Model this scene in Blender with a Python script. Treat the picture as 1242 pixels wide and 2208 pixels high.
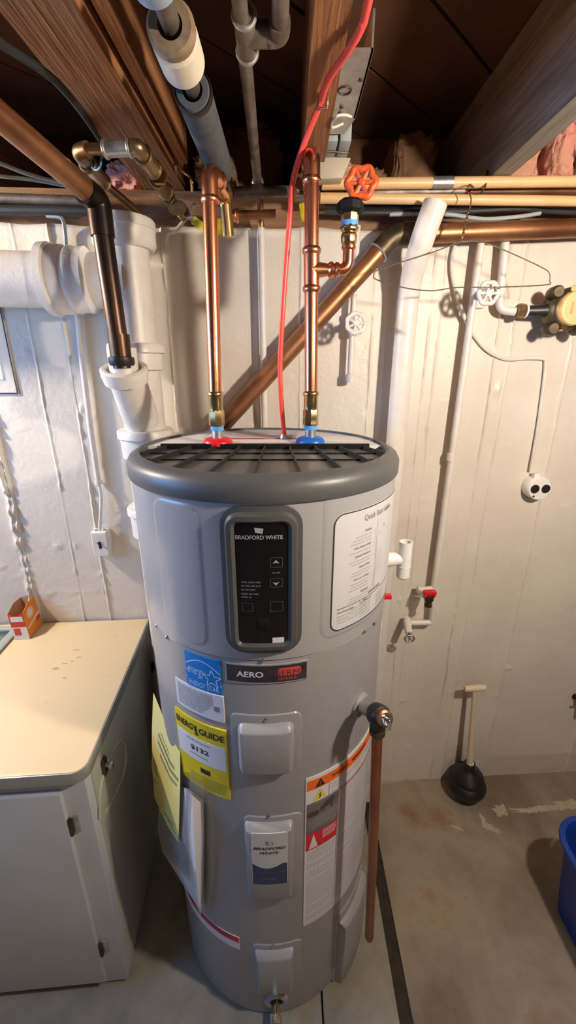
import bpy, bmesh, math, random
from mathutils import Vector, Matrix, noise
random.seed(7)
for o in list(bpy.data.objects): bpy.data.objects.remove(o)
sc = bpy.context.scene
COL = sc.collection
R = math.radians
# ------------------------------------------------------------------ camera
CAMZ, FPX, PITCH = 1.73, 900.0, R(19.2)
cam = bpy.data.objects.new('camera', bpy.data.cameras.new('camera'))
COL.objects.link(cam)
cam.location = (0, 0, CAMZ)
cam.rotation_euler = (R(90) - PITCH, 0, 0)
cam.data.sensor_fit = 'VERTICAL'; cam.data.sensor_height = 36.0
cam.data.lens = 36.0 * FPX / 2208.0
cam.data.clip_start = 0.02
sc.camera = cam
# ------------------------------------------------------------------ light
w = bpy.data.worlds.new('world'); sc.world = w; w.use_nodes = True
w.node_tree.nodes['Background'].inputs[0].default_value = (0.45, 0.62, 1.0, 1)
w.node_tree.nodes['Background'].inputs[1].default_value = 0.5
sc.view_settings.view_transform = 'Standard'; sc.view_settings.look = 'None'
sc.view_settings.gamma = 1.0; sc.view_settings.use_curve_mapping = False
sc.view_settings.exposure = 0.3
BULB = Vector((0.77, 0.28, 1.97)); BULB_STRENGTH = 1040.0; BULB_COL = (1.0, 0.87, 0.725)
BULB2 = Vector((-1.5, 0.93, 2.12)); BULB2_STRENGTH = 1450.0
FILL_BULB = Vector((1.0, -2.3, 1.98)); FILL_BULB_STRENGTH = 420.0  # added bulb behind the camera, front fill for floor, wall and heater
def area(name, loc, rot, sx, sy, power, col):
    l = bpy.data.lights.new(name, 'AREA'); l.shape = 'RECTANGLE'; l.size = sx; l.size_y = sy
    l.energy = power; l.color = col
    o = bpy.data.objects.new(name, l); COL.objects.link(o); o.location = loc; o.rotation_euler = rot
    return o
# daylight just outside the window of the left-hand wall
WIN_Y0, WIN_Y1, WIN_Z0, WIN_Z1, WALL_L = -0.10, 0.80, 1.40, 2.05, -1.75
area('daylight', (WALL_L - 0.17, (WIN_Y0 + WIN_Y1) / 2, (WIN_Z0 + WIN_Z1) / 2), (0, R(-90), 0), 0.62, 0.86, 28.0, (0.12, 0.42, 1.0))
# ------------------------------------------------------------------ geometry helpers
CP, SP = math.cos(PITCH), math.sin(PITCH)
C0 = Vector((0, 0, CAMZ))
def ray(u, v):
    e = (1104 - v) / FPX
    return Vector(((u - 621) / FPX, CP + SP * e, CP * e - SP))
def PY(u, v, y): d = ray(u, v); return C0 + d * (y / d.y)
def PZ(u, v, z): d = ray(u, v); return C0 + d * ((z - CAMZ) / d.z)
WA, WB = 1.327, 0.055
def wall_y(x): return WA + WB * x
def PW(u, v, d=0.0):
    r = ray(u, v); t = (WA - d) / (r.y - WB * r.x); return C0 + r * t
HX, HY, HR = -0.052, 0.933, 0.287
def cyl(u, v, r=HR):
    d = ray(u, v); ox, oy = -HX, -HY
    a = d.x**2 + d.y**2; b = 2 * (ox * d.x + oy * d.y); c = ox**2 + oy**2 - r * r
    disc = max(b * b - 4 * a * c, 0.0)
    t = (-b - math.sqrt(disc)) / (2 * a); p = C0 + d * t
    return math.atan2(p.x - HX, HY - p.y), p.z
def CPt(th, z, r=HR): return Vector((HX + r * math.sin(th), HY - r * math.cos(th), z))
def fillet(pts, rad, n=6):
    pts = [Vector(p) for p in pts]; out = [pts[0]]
    for i in range(1, len(pts) - 1):
        a, b, c = pts[i - 1], pts[i], pts[i + 1]
        d1, d2 = (a - b), (c - b); l1, l2 = d1.length, d2.length
        if l1 < 1e-6 or l2 < 1e-6: continue
        k = min(rad, l1 * .49, l2 * .49); p1 = b + d1 / l1 * k; p2 = b + d2 / l2 * k
        for j in range(n + 1):
            t = j / n; out.append(p1 * (1 - t)**2 + b * 2 * t * (1 - t) + p2 * t * t)
    out.append(pts[-1]); return out
def spline(pts, n=8):
    pts = [Vector(p) for p in pts]; q = [pts[0] * 2 - pts[1]] + pts + [pts[-1] * 2 - pts[-2]]; out = []
    for i in range(1, len(q) - 2):
        p0, p1, p2, p3 = q[i - 1:i + 3]
        for j in range(n):
            t = j / n
            out.append(.5 * ((2 * p1) + (p2 - p0) * t + (2 * p0 - 5 * p1 + 4 * p2 - p3) * t * t + (3 * p1 - p0 - 3 * p2 + p3) * t**3))
    out.append(pts[-1]); return out
def basis(n):
    n = Vector(n).normalized(); a = Vector((0, 0, 1)) if abs(n.z) < .9 else Vector((1, 0, 0))
    x = a.cross(n).normalized(); y = n.cross(x); return x, y, n
class MB:
    def __init__(s): s.v = []; s.f = []
    def add(s, vs, fs):
        k = len(s.v); s.v += [Vector(p) for p in vs]; s.f += [tuple(i + k for i in f) for f in fs]; return s
    def box(s, a, b, rotz=0.0, piv=None):
        x0, y0, z0 = a; x1, y1, z1 = b
        vs = [Vector(p) for p in ((x0,y0,z0),(x1,y0,z0),(x1,y1,z0),(x0,y1,z0),(x0,y0,z1),(x1,y0,z1),(x1,y1,z1),(x0,y1,z1))]
        if rotz:
            pv = Vector(piv) if piv is not None else (Vector(a) + Vector(b)) / 2
            m = Matrix.Rotation(rotz, 3, 'Z'); vs = [m @ (p - pv) + pv for p in vs]
        return s.add(vs, [(0,3,2,1),(4,5,6,7),(0,1,5,4),(1,2,6,5),(2,3,7,6),(3,0,4,7)])
    def obox(s, c, ax, ay, az):            # oriented box: centre and three half-axes
        c, ax, ay, az = map(Vector, (c, ax, ay, az))
        vs = [c + ax * i + ay * j + az * k for k in (-1, 1) for i, j in ((-1,-1),(1,-1),(1,1),(-1,1))]
        return s.add(vs, [(0,3,2,1),(4,5,6,7),(0,1,5,4),(1,2,6,5),(2,3,7,6),(3,0,4,7)])
    def tube(s, path, r, seg=16, caps=True, flat=1.0, closed=False):
        P = [Vector(p) for p in path]; n = len(P)
        rr = r if isinstance(r, (list, tuple)) else [r] * n
        T = []
        for i in range(n):
            if closed: t = P[(i + 1) % n] - P[i - 1]
            else: t = P[min(i + 1, n - 1)] - P[max(i - 1, 0)]
            T.append(t.normalized())
        x, y, _ = basis(T[0]); vs = []; fs = []
        for i in range(n):
            x = (x - T[i] * x.dot(T[i])); x = x.normalized() if x.length > 1e-6 else basis(T[i])[0]
            y = T[i].cross(x)
            for j in range(seg):
                a = 2 * math.pi * j / seg; vs.append(P[i] + (x * math.cos(a) + y * math.sin(a) * flat) * rr[i])
        m = n if closed else n - 1
        for i in range(m):
            for j in range(seg):
                a = i * seg + j; b = i * seg + (j + 1) % seg; i2 = (i + 1) % n
                fs.append((a, b, i2 * seg + (j + 1) % seg, i2 * seg + j))
        if caps and not closed:
            fs.append(tuple(range(seg))[::-1]); fs.append(tuple((n - 1) * seg + j for j in range(seg)))
        return s.add(vs, fs)
    def lathe(s, prof, o, axis=(0, 0, 1), seg=32, lobes=0, la=0.0, caps=True):
        x, y, n = basis(axis); o = Vector(o); vs = []; fs = []
        for r, h in prof:
            for j in range(seg):
                a = 2 * math.pi * j / seg; q = r * (1 + la * math.cos(lobes * a)) if lobes else r
                vs.append(o + n * h + (x * math.cos(a) + y * math.sin(a)) * q)
        for i in range(len(prof) - 1):
            for j in range(seg):
                fs.append((i * seg + j, i * seg + (j + 1) % seg, (i + 1) * seg + (j + 1) % seg, (i + 1) * seg + j))
        if caps:
            if prof[0][0] > 1e-5: fs.append(tuple(range(seg))[::-1])
            if prof[-1][0] > 1e-5: fs.append(tuple((len(prof) - 1) * seg + j for j in range(seg)))
        return s.add(vs, fs)
    def torus(s, c, n, RR, r, seg=40, sg=10, lobes=0, la=0.0):
        x, y, n = basis(n); c = Vector(c)
        pts = [c + (x * math.cos(a) + y * math.sin(a)) * RR * (1 + la * math.cos(lobes * a)) for a in (2 * math.pi * i / seg for i in range(seg))]
        return s.tube(pts, r, sg, closed=True)
    def patch(s, mp, wd, ht, rad, layers, cx=0, cz=0, m=14):
        """rounded rectangle lofted through (inset, offset) layers, mapped by mp(x, z, off)"""
        rings = []
        for ins, off in layers:
            W, H, rd = wd - 2 * ins, ht - 2 * ins, max(rad - ins, 0.0004)
            cols = []; n = 5
            for i in range(n + 1):
                a = i / n * math.pi / 2; cols.append((-W / 2 + rd * (1 - math.cos(a)), H / 2 - rd * (1 - math.sin(a))))
            x0 = cols[-1][0]
            for i in range(1, m): cols.append((x0 + (-2 * x0) * i / m, H / 2))
            for i in range(n, -1, -1):
                a = i / n * math.pi / 2; cols.append((W / 2 - rd * (1 - math.cos(a)), H / 2 - rd * (1 - math.sin(a))))
            rings.append([(mp(cx + x, cz + z, off), mp(cx + x, cz - z, off)) for x, z in cols])
        k = len(s.v); nc = len(rings[0])
        for rg in rings:
            for t, b in rg: s.v.append(Vector(t)); s.v.append(Vector(b))
        ix = lambda l, c, bot: k + (l * nc + c) * 2 + bot
        for l in range(len(rings) - 1):
            for c in range(nc - 1):
                s.f.append((ix(l, c, 0), ix(l + 1, c, 0), ix(l + 1, c + 1, 0), ix(l, c + 1, 0)))
                s.f.append((ix(l, c, 1), ix(l, c + 1, 1), ix(l + 1, c + 1, 1), ix(l + 1, c, 1)))
            s.f.append((ix(l, 0, 0), ix(l, 0, 1), ix(l + 1, 0, 1), ix(l + 1, 0, 0)))
            s.f.append((ix(l, nc - 1, 0), ix(l + 1, nc - 1, 0), ix(l + 1, nc - 1, 1), ix(l, nc - 1, 1)))
        l = len(rings) - 1
        for c in range(nc - 1): s.f.append((ix(l, c, 0), ix(l, c, 1), ix(l, c + 1, 1), ix(l, c + 1, 0)))
        return s
    def poly(s, mp, pts, off):             # convex outline
        k = len(s.v); s.v += [Vector(mp(x, z, off)) for x, z in pts]; s.f.append(tuple(range(k, k + len(pts)))); return s
    def line(s, mp, pts, wd, off):         # flat printed line along a 2D polyline
        for (x0, z0), (x1, z1) in zip(pts, pts[1:]):
            dx, dz = x1 - x0, z1 - z0; L = math.hypot(dx, dz) or 1; nx, nz = -dz / L * wd / 2, dx / L * wd / 2
            s.poly(mp, [(x0 + nx, z0 + nz), (x0 - nx, z0 - nz), (x1 - nx, z1 - nz), (x1 + nx, z1 + nz)], off)
        return s
    def build(s, name, mat, parent=None, smooth=38, bevel=0.0, bseg=2, recalc=True):
        me = bpy.data.meshes.new(name); bm = bmesh.new()
        vs = [bm.verts.new(p) for p in s.v]
        for f in s.f:
            if len(set(f)) > 2:
                try: bm.faces.new([vs[i] for i in f])
                except ValueError: pass
        if recalc: bmesh.ops.recalc_face_normals(bm, faces=bm.faces)
        if bevel:
            bmesh.ops.bevel(bm, geom=[e for e in bm.edges if e.is_manifold and e.calc_face_angle(0) > R(30)], offset=bevel, segments=bseg, affect='EDGES', profile=.5)
        if smooth:
            for f in bm.faces: f.smooth = True
            for e in bm.edges:
                if not e.is_manifold or e.calc_face_angle(0) > R(smooth): e.smooth = False
        bm.to_mesh(me); bm.free(); me.materials.append(mat)
        o = bpy.data.objects.new(name, me); COL.objects.link(o)
        if name in ('fine_print', 'mode_print', 'button_outline', 'diagram', 'alert_print', 'photo_detail'): o['kind'] = 'stuff'
        if parent is not None:
            o.parent = parent; o.matrix_parent_inverse = Matrix.Translation(parent_world(parent)).inverted()
        return o
def parent_world(o):                            # meshes hold world coordinates, so only an Empty root is off the origin
    return Vector(o.location) if o.type == 'EMPTY' else Vector((0, 0, 0))
def tag(o, label=None, cat=None, group=None, kind=None):
    if label: o['label'] = label
    if cat: o['category'] = cat
    if group: o['group'] = group
    if kind: o['kind'] = kind
    return o
def thing(name, loc, label, cat, group=None):
    o = bpy.data.objects.new(name, None); COL.objects.link(o); o.location = loc; o.empty_display_size = .05
    return tag(o, label, cat, group)
_tc = {}
def text2d(body, shear=0.0, bold=0.0):
    key = (body, shear, bold)
    if key in _tc: return _tc[key]
    cu = bpy.data.curves.new('tmp_text', 'FONT'); cu.body = body; cu.resolution_u = 3; cu.shear = shear; cu.offset = bold; cu.align_x = 'CENTER'
    ob = bpy.data.objects.new('tmp_text', cu); COL.objects.link(ob)
    dg = bpy.context.evaluated_depsgraph_get(); me = bpy.data.meshes.new_from_object(ob.evaluated_get(dg))
    vs = [(v.co.x, v.co.y) for v in me.vertices]; fs = [tuple(p.vertices) for p in me.polygons]
    bpy.data.objects.remove(ob); bpy.data.curves.remove(cu); bpy.data.meshes.remove(me)
    x0 = min(v[0] for v in vs); x1 = max(v[0] for v in vs); y0 = min(v[1] for v in vs); y1 = max(v[1] for v in vs)
    vs = [((x - (x0 + x1) / 2) / (x1 - x0), (y - (y0 + y1) / 2) / (y1 - y0)) for x, y in vs]
    _tc[key] = (vs, fs); return _tc[key]
def text(mp, body, cx, cz, wd, ht, off, mat, parent, shear=0.0, bold=0.012, name='lettering'):
    vs, fs = text2d(body, shear, bold); b = MB(); b.add([mp(cx + x * wd, cz + y * ht, off) for x, y in vs], fs)
    return b.build(name, mat, parent, smooth=0, recalc=False)
def greek(b, mp, x0, x1, z, ht, off, right=False, rnd=random):
    """one line of print too small to read: word-length dashes"""
    x = x0
    while x < x1 - .001:
        L = min(rnd.uniform(.004, .012), x1 - x); b.poly(mp, [(x, z + ht / 2), (x, z - ht / 2), (x + L, z - ht / 2), (x + L, z + ht / 2)], off); x += L + .0015
    return b
# ------------------------------------------------------------------ materials
def mk(name, c1, c2=None, rough=.5, metal=0.0, scale=8.0, stretch=(1, 1, 1), bump=0.0, bscale=None, coat=0.0, c3=None, detail=6, spec=.5, lo=.35, hi=.65, rvar=0.0):
    m = bpy.data.materials.new(name); m.use_nodes = True; nt = m.node_tree; b = nt.nodes['Principled BSDF']
    b.inputs['Roughness'].default_value = rough; b.inputs['Metallic'].default_value = metal
    b.inputs['Specular IOR Level'].default_value = spec; b.inputs['Coat Weight'].default_value = coat; b.inputs['Coat Roughness'].default_value = .12
    b.inputs['Base Color'].default_value = (*c1, 1)
    if c2 is None and not bump: return m
    tc = nt.nodes.new('ShaderNodeTexCoord'); mp = nt.nodes.new('ShaderNodeMapping'); mp.inputs['Scale'].default_value = stretch
    nt.links.new(tc.outputs['Object'], mp.inputs['Vector'])
    if c2 is not None:
        n = nt.nodes.new('ShaderNodeTexNoise'); n.inputs['Scale'].default_value = scale; n.inputs['Detail'].default_value = detail; n.inputs['Roughness'].default_value = .62
        nt.links.new(mp.outputs[0], n.inputs['Vector'])
        cr = nt.nodes.new('ShaderNodeValToRGB'); cr.color_ramp.elements[0].position = lo; cr.color_ramp.elements[1].position = hi
        cr.color_ramp.elements[0].color = (*c1, 1); cr.color_ramp.elements[1].color = (*c2, 1)
        if c3 is not None:
            e = cr.color_ramp.elements.new(min(hi + .12, .98)); e.color = (*c3, 1)
        nt.links.new(n.outputs['Fac'], cr.inputs[0]); nt.links.new(cr.outputs[0], b.inputs['Base Color'])
        if rvar:
            mr = nt.nodes.new('ShaderNodeMapRange'); mr.inputs[3].default_value = rough - rvar; mr.inputs[4].default_value = rough + rvar
            nt.links.new(n.outputs['Fac'], mr.inputs[0]); nt.links.new(mr.outputs[0], b.inputs['Roughness'])
    if bump:
        n2 = nt.nodes.new('ShaderNodeTexNoise'); n2.inputs['Scale'].default_value = bscale or scale * 4; n2.inputs['Detail'].default_value = 5
        nt.links.new(mp.outputs[0], n2.inputs['Vector'])
        bp = nt.nodes.new('ShaderNodeBump'); bp.inputs['Strength'].default_value = bump; bp.inputs['Distance'].default_value = .01
        nt.links.new(n2.outputs['Fac'], bp.inputs['Height']); nt.links.new(bp.outputs[0], b.inputs['Normal'])
    return m
M = {}
M['wall'] = mk('wall_paint', (.66, .60, .52), (.74, .685, .60), .42, scale=3.5, bump=.18, bscale=60, rvar=.06)
M['wall_other'] = mk('bare_wall', (.13, .12, .11), (.18, .165, .15), .85, scale=2.5)
M['paint'] = mk('pipe_paint', (.70, .655, .60), (.76, .72, .66), .38, scale=25, bump=.1, bscale=90)
M['pvc'] = mk('white_plastic', (.80, .79, .77), rough=.35)
M['wood'] = mk('joist_wood', (.235, .088, .030), (.40, .175, .070), .72, scale=3.2, stretch=(30, 1.6, 30), bump=.25, bscale=6)
M['wood_grey'] = mk('joist_wood_shade_grey', (.16, .13, .105), (.30, .255, .21), .8, scale=3.0, stretch=(26, 1.5, 26), bump=.25, bscale=6)  # joist wood with the grey of its shaded face put into the colour
M['plank'] = mk('subfloor_wood', (.085, .035, .016), (.15, .065, .03), .85, scale=6, bump=.2, bscale=20)
M['sill'] = mk('sill_wood', (.15, .075, .035), (.30, .16, .075), .75, scale=4, stretch=(2, 20, 30), bump=.2, bscale=10)
M['copper'] = mk('new_copper', (.72, .28, .15), (.84, .37, .21), .28, 1.0, scale=14, stretch=(1, 1, .3), rvar=.06)
M['copper_old'] = mk('tarnished_copper', (.25, .11, .052), (.42, .20, .095), .4, .8, scale=9, rvar=.08)
M['copper_dark'] = mk('blackened_copper', (.022, .016, .014), (.10, .05, .025), .33, .75, scale=7, stretch=(1, 1, .35), rvar=.06, lo=.42, hi=.68)
M['copper_pipe'] = mk('discharge_copper', (.30, .105, .05), (.42, .16, .075), .38, .75, scale=6)
M['brass'] = mk('brass', (.62, .45, .20), (.78, .60, .30), .22, 1.0, scale=20)
M['brass_old'] = mk('dull_brass', (.24, .155, .08), (.42, .29, .16), .38, .9, scale=25)
M['bronze'] = mk('bronze', (.05, .038, .024), (.13, .095, .055), .45, .7, scale=30)
M['steel'] = mk('galvanised_steel', (.42, .43, .42), (.58, .59, .58), .38, .85, scale=40)
M['iron'] = mk('galvanised_pipe', (.13, .105, .085), (.26, .21, .17), .5, .6, scale=30)
M['chrome'] = mk('bright_steel', (.75, .75, .75), rough=.18, metal=1.0)
M['black'] = mk('black_plastic', (.010, .010, .011), rough=.5, spec=.15)
M['black_gloss'] = mk('black_gloss', (.006, .006, .008), rough=.12)
M['black_rubber'] = mk('black_rubber', (.016, .014, .014), rough=.42)
M['rim'] = mk('rim_plastic', (.085, .088, .088), rough=.42)
M['grille'] = mk('grille_edge', (.02, .02, .02), rough=.5, spec=.3)
M['bezel'] = mk('bezel_plastic', (.075, .076, .073), rough=.33)
M['tank'] = mk('tank_paint', (.34, .342, .35), rough=.27, coat=.25)
M['tank_low'] = mk('tank_paint_lower', (.29, .288, .292), (.31, .308, .312), .36, scale=30, coat=.1)
M['cpvc'] = mk('tan_plastic_pipe', (.66, .43, .21), (.72, .49, .25), .42, scale=10)
M['foam'] = mk('grey_foam', (.075, .08, .085), (.11, .115, .12), .95, scale=30, spec=.2)
M['foam_white'] = mk('white_foam', (.62, .54, .40), (.72, .64, .50), .9, scale=14)
M['foam_stain'] = mk('stained_foam', (.16, .10, .055), (.42, .31, .19), .95, scale=22, lo=.3, hi=.7)
M['foam_blue'] = mk('blue_foam', (.28, .35, .42), rough=.9)
M['red_cable'] = mk('red_cable', (.86, .085, .065), rough=.38)
M['white_cable'] = mk('white_cable', (.72, .68, .58), rough=.5)
M['grey_cable'] = mk('grey_cable', (.33, .38, .40), rough=.55)
M['black_cable'] = mk('black_cable', (.02, .022, .022), rough=.55)
M['orange'] = mk('orange_paint', (.82, .13, .02), (.62, .10, .03), .42, scale=50)
M['red'] = mk('red_plastic', (.70, .012, .025), rough=.35)
M['blue'] = mk('blue_plastic', (.01, .13, .55), rough=.35)
M['tub'] = mk('tub_plastic', (.006, .045, .30), (.008, .055, .36), .4, scale=6)
M['blue_tape'] = mk('blue_tape', (.10, .36, .72), rough=.5)
M['counter'] = mk('counter_laminate', (.74, .575, .34), (.77, .605, .37), .42, scale=4)
M['counter_stain'] = mk('stain', (.46, .31, .16), (.60, .43, .24), .6, scale=30)
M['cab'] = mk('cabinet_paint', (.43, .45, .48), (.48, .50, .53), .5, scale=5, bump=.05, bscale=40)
M['cab_edge'] = mk('edge_trim', (.42, .43, .41), rough=.3, metal=.5)
M['cab_side'] = mk('cabinet_side_paint', (.42, .42, .35), (.48, .48, .41), .5, scale=4)
M['sink'] = mk('sink_enamel', (.36, .40, .34), (.42, .46, .40), .3, scale=6)
M['label_white'] = mk('label_white', (.70, .69, .71), rough=.45)
M['label_tint'] = mk('guide_label', (.56, .565, .57), rough=.38)
M['ink'] = mk('ink', (.03, .02, .03), rough=.5)
M['ink_grey'] = mk('ink_grey', (.24, .22, .24), rough=.5)
M['ink_soft'] = mk('ink_soft', (.42, .41, .43), rough=.5)
M['ink_light'] = mk('panel_print', (.36, .36, .38), rough=.5)
M['ink_dim'] = mk('panel_print_dim', (.10, .10, .11), rough=.5)
M['es_blue'] = mk('star_blue', (.0, .20, .62), rough=.4)
M['es_line'] = mk('star_line', (.55, .70, .85), rough=.4)
M['yellow'] = mk('guide_yellow', (.76, .60, .015), (.66, .53, .02), .45, scale=18)
M['paper_yellow'] = mk('yellow_paper', (.78, .70, .27), (.74, .66, .25), .7, scale=6)
M['ink_olive'] = mk('ink_olive', (.30, .27, .12), rough=.7)
M['paper'] = mk('white_paper', (.70, .70, .76), (.62, .62, .70), .6, scale=16)
M['warn_orange'] = mk('warning_orange', (.86, .15, .01), rough=.4)
M['warn_yellow'] = mk('warning_yellow', (.80, .66, .05), rough=.4)
M['warn_red'] = mk('warning_red', (.62, .012, .03), rough=.4)
M['photo_grey'] = mk('photo_print', (.22, .225, .22), (.10, .085, .09), .4, scale=9, stretch=(1, 1, 3))
M['photo_dark'] = mk('photo_print_dark', (.045, .035, .04), (.09, .05, .06), .4, scale=40)
M['navy'] = mk('sticker_navy', (.012, .03, .10), rough=.35)
M['badge'] = mk('badge_dark', (.012, .012, .022), (.05, .04, .05), .25, scale=18)
M['badge_red'] = mk('badge_red', (.60, .07, .055), rough=.3)
M['badge_purple'] = mk('badge_purple', (.10, .03, .06), rough=.3)
M['silver'] = mk('silver_trim', (.55, .55, .55), rough=.3, metal=.6)
M['concrete'] = mk('concrete', (.20, .145, .10), (.34, .285, .215), .85, scale=2.6, bump=.35, bscale=45, c3=(.27, .15, .085), lo=.36, hi=.56, detail=9)
M['concrete_grey'] = mk('concrete_grey', (.20, .185, .15), (.33, .305, .25), .85, scale=5, detail=9, bump=.3, bscale=45)
M['concrete_under'] = mk('concrete_under', (.03, .025, .02), rough=.95)
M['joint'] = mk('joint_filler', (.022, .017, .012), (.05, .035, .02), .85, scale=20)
M['lime'] = mk('lime_deposit', (.42, .35, .26), (.56, .48, .37), .9, scale=30, bump=.4, bscale=80)
M['pink'] = mk('pink_insulation', (.70, .29, .24), (.60, .34, .22), .95, scale=9, bump=1.0, bscale=40)
M['brown_insul'] = mk('aged_insulation', (.17, .09, .045), (.25, .14, .07), .98, scale=12, bump=1.0, bscale=40)
M['tan_plastic'] = mk('tan_lid', (.80, .52, .24), (.74, .47, .21), .45, scale=20)
M['beige'] = mk('beige_plastic', (.70, .60, .44), rough=.4)
M['socket'] = mk('brown_bakelite', (.02, .012, .010), rough=.35)
M['cream_box'] = mk('cream_metal', (.50, .45, .34), rough=.5)
M['box_orange'] = mk('carton_orange', (.80, .24, .03), rough=.5)
M['box_red'] = mk('carton_red', (.62, .05, .03), rough=.5)
M['box_white'] = mk('carton_white', (.72, .66, .58), rough=.5)
M['box_pale'] = mk('carton_pale', (.82, .50, .28), rough=.5)
M['kraft'] = mk('carton_inside', (.42, .27, .15), rough=.8)
M['wire'] = mk('rusty_wire', (.14, .10, .08), (.24, .18, .14), .5, .6, scale=60)
M['rock'] = mk('window_frame_paint', (.62, .58, .52), rough=.5)
def emis(name, col, s):
    m = bpy.data.materials.new(name); m.use_nodes = True; b = m.node_tree.nodes['Principled BSDF']
    b.inputs['Base Color'].default_value = (.8, .8, .8, 1); b.inputs['Emission Color'].default_value = (*col, 1); b.inputs['Emission Strength'].default_value = s; return m
M['bulb'] = emis('lit_bulb', BULB_COL, BULB_STRENGTH); M['bulb2'] = emis('lit_bulb_sink', BULB_COL, BULB2_STRENGTH); M['fill_bulb'] = emis('lit_bulb_fill', (1.0, .84, .68), FILL_BULB_STRENGTH)
M['pane_lit'] = emis('daylit_pane', (.25, .75, 1.0), 1.3)
def glassy(name, t):
    m = bpy.data.materials.new(name); m.use_nodes = True; nt = m.node_tree; nt.nodes.remove(nt.nodes['Principled BSDF'])
    a = nt.nodes.new('ShaderNodeBsdfTransparent'); g = nt.nodes.new('ShaderNodeBsdfGlossy'); g.inputs['Roughness'].default_value = .15; x = nt.nodes.new('ShaderNodeMixShader')
    x.inputs[0].default_value = t; nt.links.new(a.outputs[0], x.inputs[1]); nt.links.new(g.outputs[0], x.inputs[2]); nt.links.new(x.outputs[0], nt.nodes['Material Output'].inputs[0]); return m
M['glass'] = glassy('window_glass', .08)
M['film'] = glassy('clear_film', .22)
# ------------------------------------------------------------------ the setting
X0, X1, Y0 = WALL_L, 2.9, -3.6
ZTOP = 2.085; JB, JT = 2.18, 2.42
def st(o, label=None): 
    o['kind'] = 'structure'
    if label: o['label'] = label
    return o
# back wall: board-marked concrete as one relief grid
seams = []                                       # (x, strength)
for u, v, k in ((12, 1040, .012), (45, 1150, .006), (185, 1000, .0045), (120, 1000, .002), (368, 740, .006), (647, 760, .0045), (470, 700, .003), (800, 760, .004),
                (915, 800, .003), (1085, 850, .004), (1000, 1200, .005), (1180, 1000, .005), (860, 1500, .002)):
    seams.append((PW(u, v).x, k))
seams += [(x, .004) for x in (-1.55, -1.3, 1.25, 1.45, 1.65, 1.9, 2.2, 2.5)]
seams.sort()
offs = [random.uniform(-.0016, .0016) for _ in range(len(seams) + 1)]
zj = PW(145, 1277).z; xj0, xj1 = PW(75, 1277).x, PW(218, 1275).x
def relief(x, z):
    k = 0
    while k < len(seams) and x > seams[k][0] + .004 * noise.noise((0, z * 6, k * 3.1)): k += 1
    h = offs[k]
    for sx, a in seams:
        d = x - sx - .004 * noise.noise((0, z * 6, seams.index((sx, a)) * 3.1))
        if abs(d) < .03:
            g = .5 + .9 * noise.noise((sx * 9, z * 5, 2)) + .7 * noise.noise((sx * 31, z * 40, 5))
            a *= 1.7; wd = .0032 if a < .015 else .010
            h += a * max(g, .0) * math.exp(-(d / wd)**2)
            if a > .015: h += .012 * math.exp(-(d / .015)**2) * max(0, noise.noise((x * 90, z * 90, 3)))
    if xj0 - .02 < x < xj1 + .01:
        d = z - zj - .002 * noise.noise((x * 40, 0, 1)); h += .004 * max(.2, .6 + noise.noise((x * 60, 1, 0))) * math.exp(-(d / .005)**2)
    b = noise.noise((x * 28, z * 28, 7)); h += .016 * max(0, b - .5); h -= .006 * max(0, -b - .55)
    h += .0005 * noise.noise((x * 5, z * 5, 0))
    return h
nz = 240
b = MB(); 
xs = {round(X0 + (X1 - X0) * i / 380, 5) for i in range(381)}
for sx_, _k in seams: xs |= {round(sx_ + .0018 * i, 5) for i in range(-9, 10)}
xs = sorted(x for x in xs if X0 <= x <= X1); nx = len(xs) - 1
zs = [ZTOP * j / nz for j in range(nz + 1)]
for j, z in enumerate(zs):
    for i, x in enumerate(xs):
        zz = z + (.012 * noise.noise((x * 7, 0, 3)) if j == nz else 0)
        b.v.append(Vector((x, wall_y(x) - relief(x, z), zz)))
W1 = nx + 1
for j in range(nz):
    for i in range(nx): b.f.append((j * W1 + i, j * W1 + i + 1, (j + 1) * W1 + i + 1, (j + 1) * W1 + i))
k = len(b.v)
for i, x in enumerate(xs): b.v.append(Vector((x, wall_y(x) + .32, ZTOP)))
for i in range(nx): b.f.append((nz * W1 + i, nz * W1 + i + 1, k + i + 1, k + i))
st(b.build('wall_back', M['wall'], smooth=60, recalc=False), 'cream painted board-marked concrete basement wall')
# other walls of the room
b = MB(); T = .16
b.box((X0 - T, Y0, 0), (X0, WIN_Y0, 2.42)); b.box((X0 - T, WIN_Y1, 0), (X0, 1.6, 2.42)); b.box((X0 - T, WIN_Y0, 0), (X0, WIN_Y1, WIN_Z0)); b.box((X0 - T, WIN_Y0, WIN_Z1), (X0, WIN_Y1, 2.42))
st(b.build('wall_left', M['wall_other'], smooth=0))
st(MB().box((X1, Y0, 0), (X1 + T, 1.7, 2.42)).build('wall_right', M['wall_other'], smooth=0))
st(MB().box((X0 - T, Y0 - T, 0), (X1 + T, Y0, 2.42)).build('wall_rear', M['wall_other'], smooth=0))
wn = MB(); fx = X0 - .06
for (y0, y1, z0, z1) in ((WIN_Y0, WIN_Y0 + .05, WIN_Z0, WIN_Z1), (WIN_Y1 - .05, WIN_Y1, WIN_Z0, WIN_Z1), (WIN_Y0 + .05, WIN_Y1 - .05, WIN_Z0, WIN_Z0 + .05), (WIN_Y0 + .05, WIN_Y1 - .05, WIN_Z1 - .05, WIN_Z1), ((WIN_Y0 + WIN_Y1) / 2 - .015, (WIN_Y0 + WIN_Y1) / 2 + .015, WIN_Z0 + .05, WIN_Z1 - .05)):
    wn.box((fx - .04, y0, z0), (fx, y1, z1))
wo = st(wn.build('window_1', M['rock'], smooth=0), 'white framed basement window in the side wall')
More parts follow.
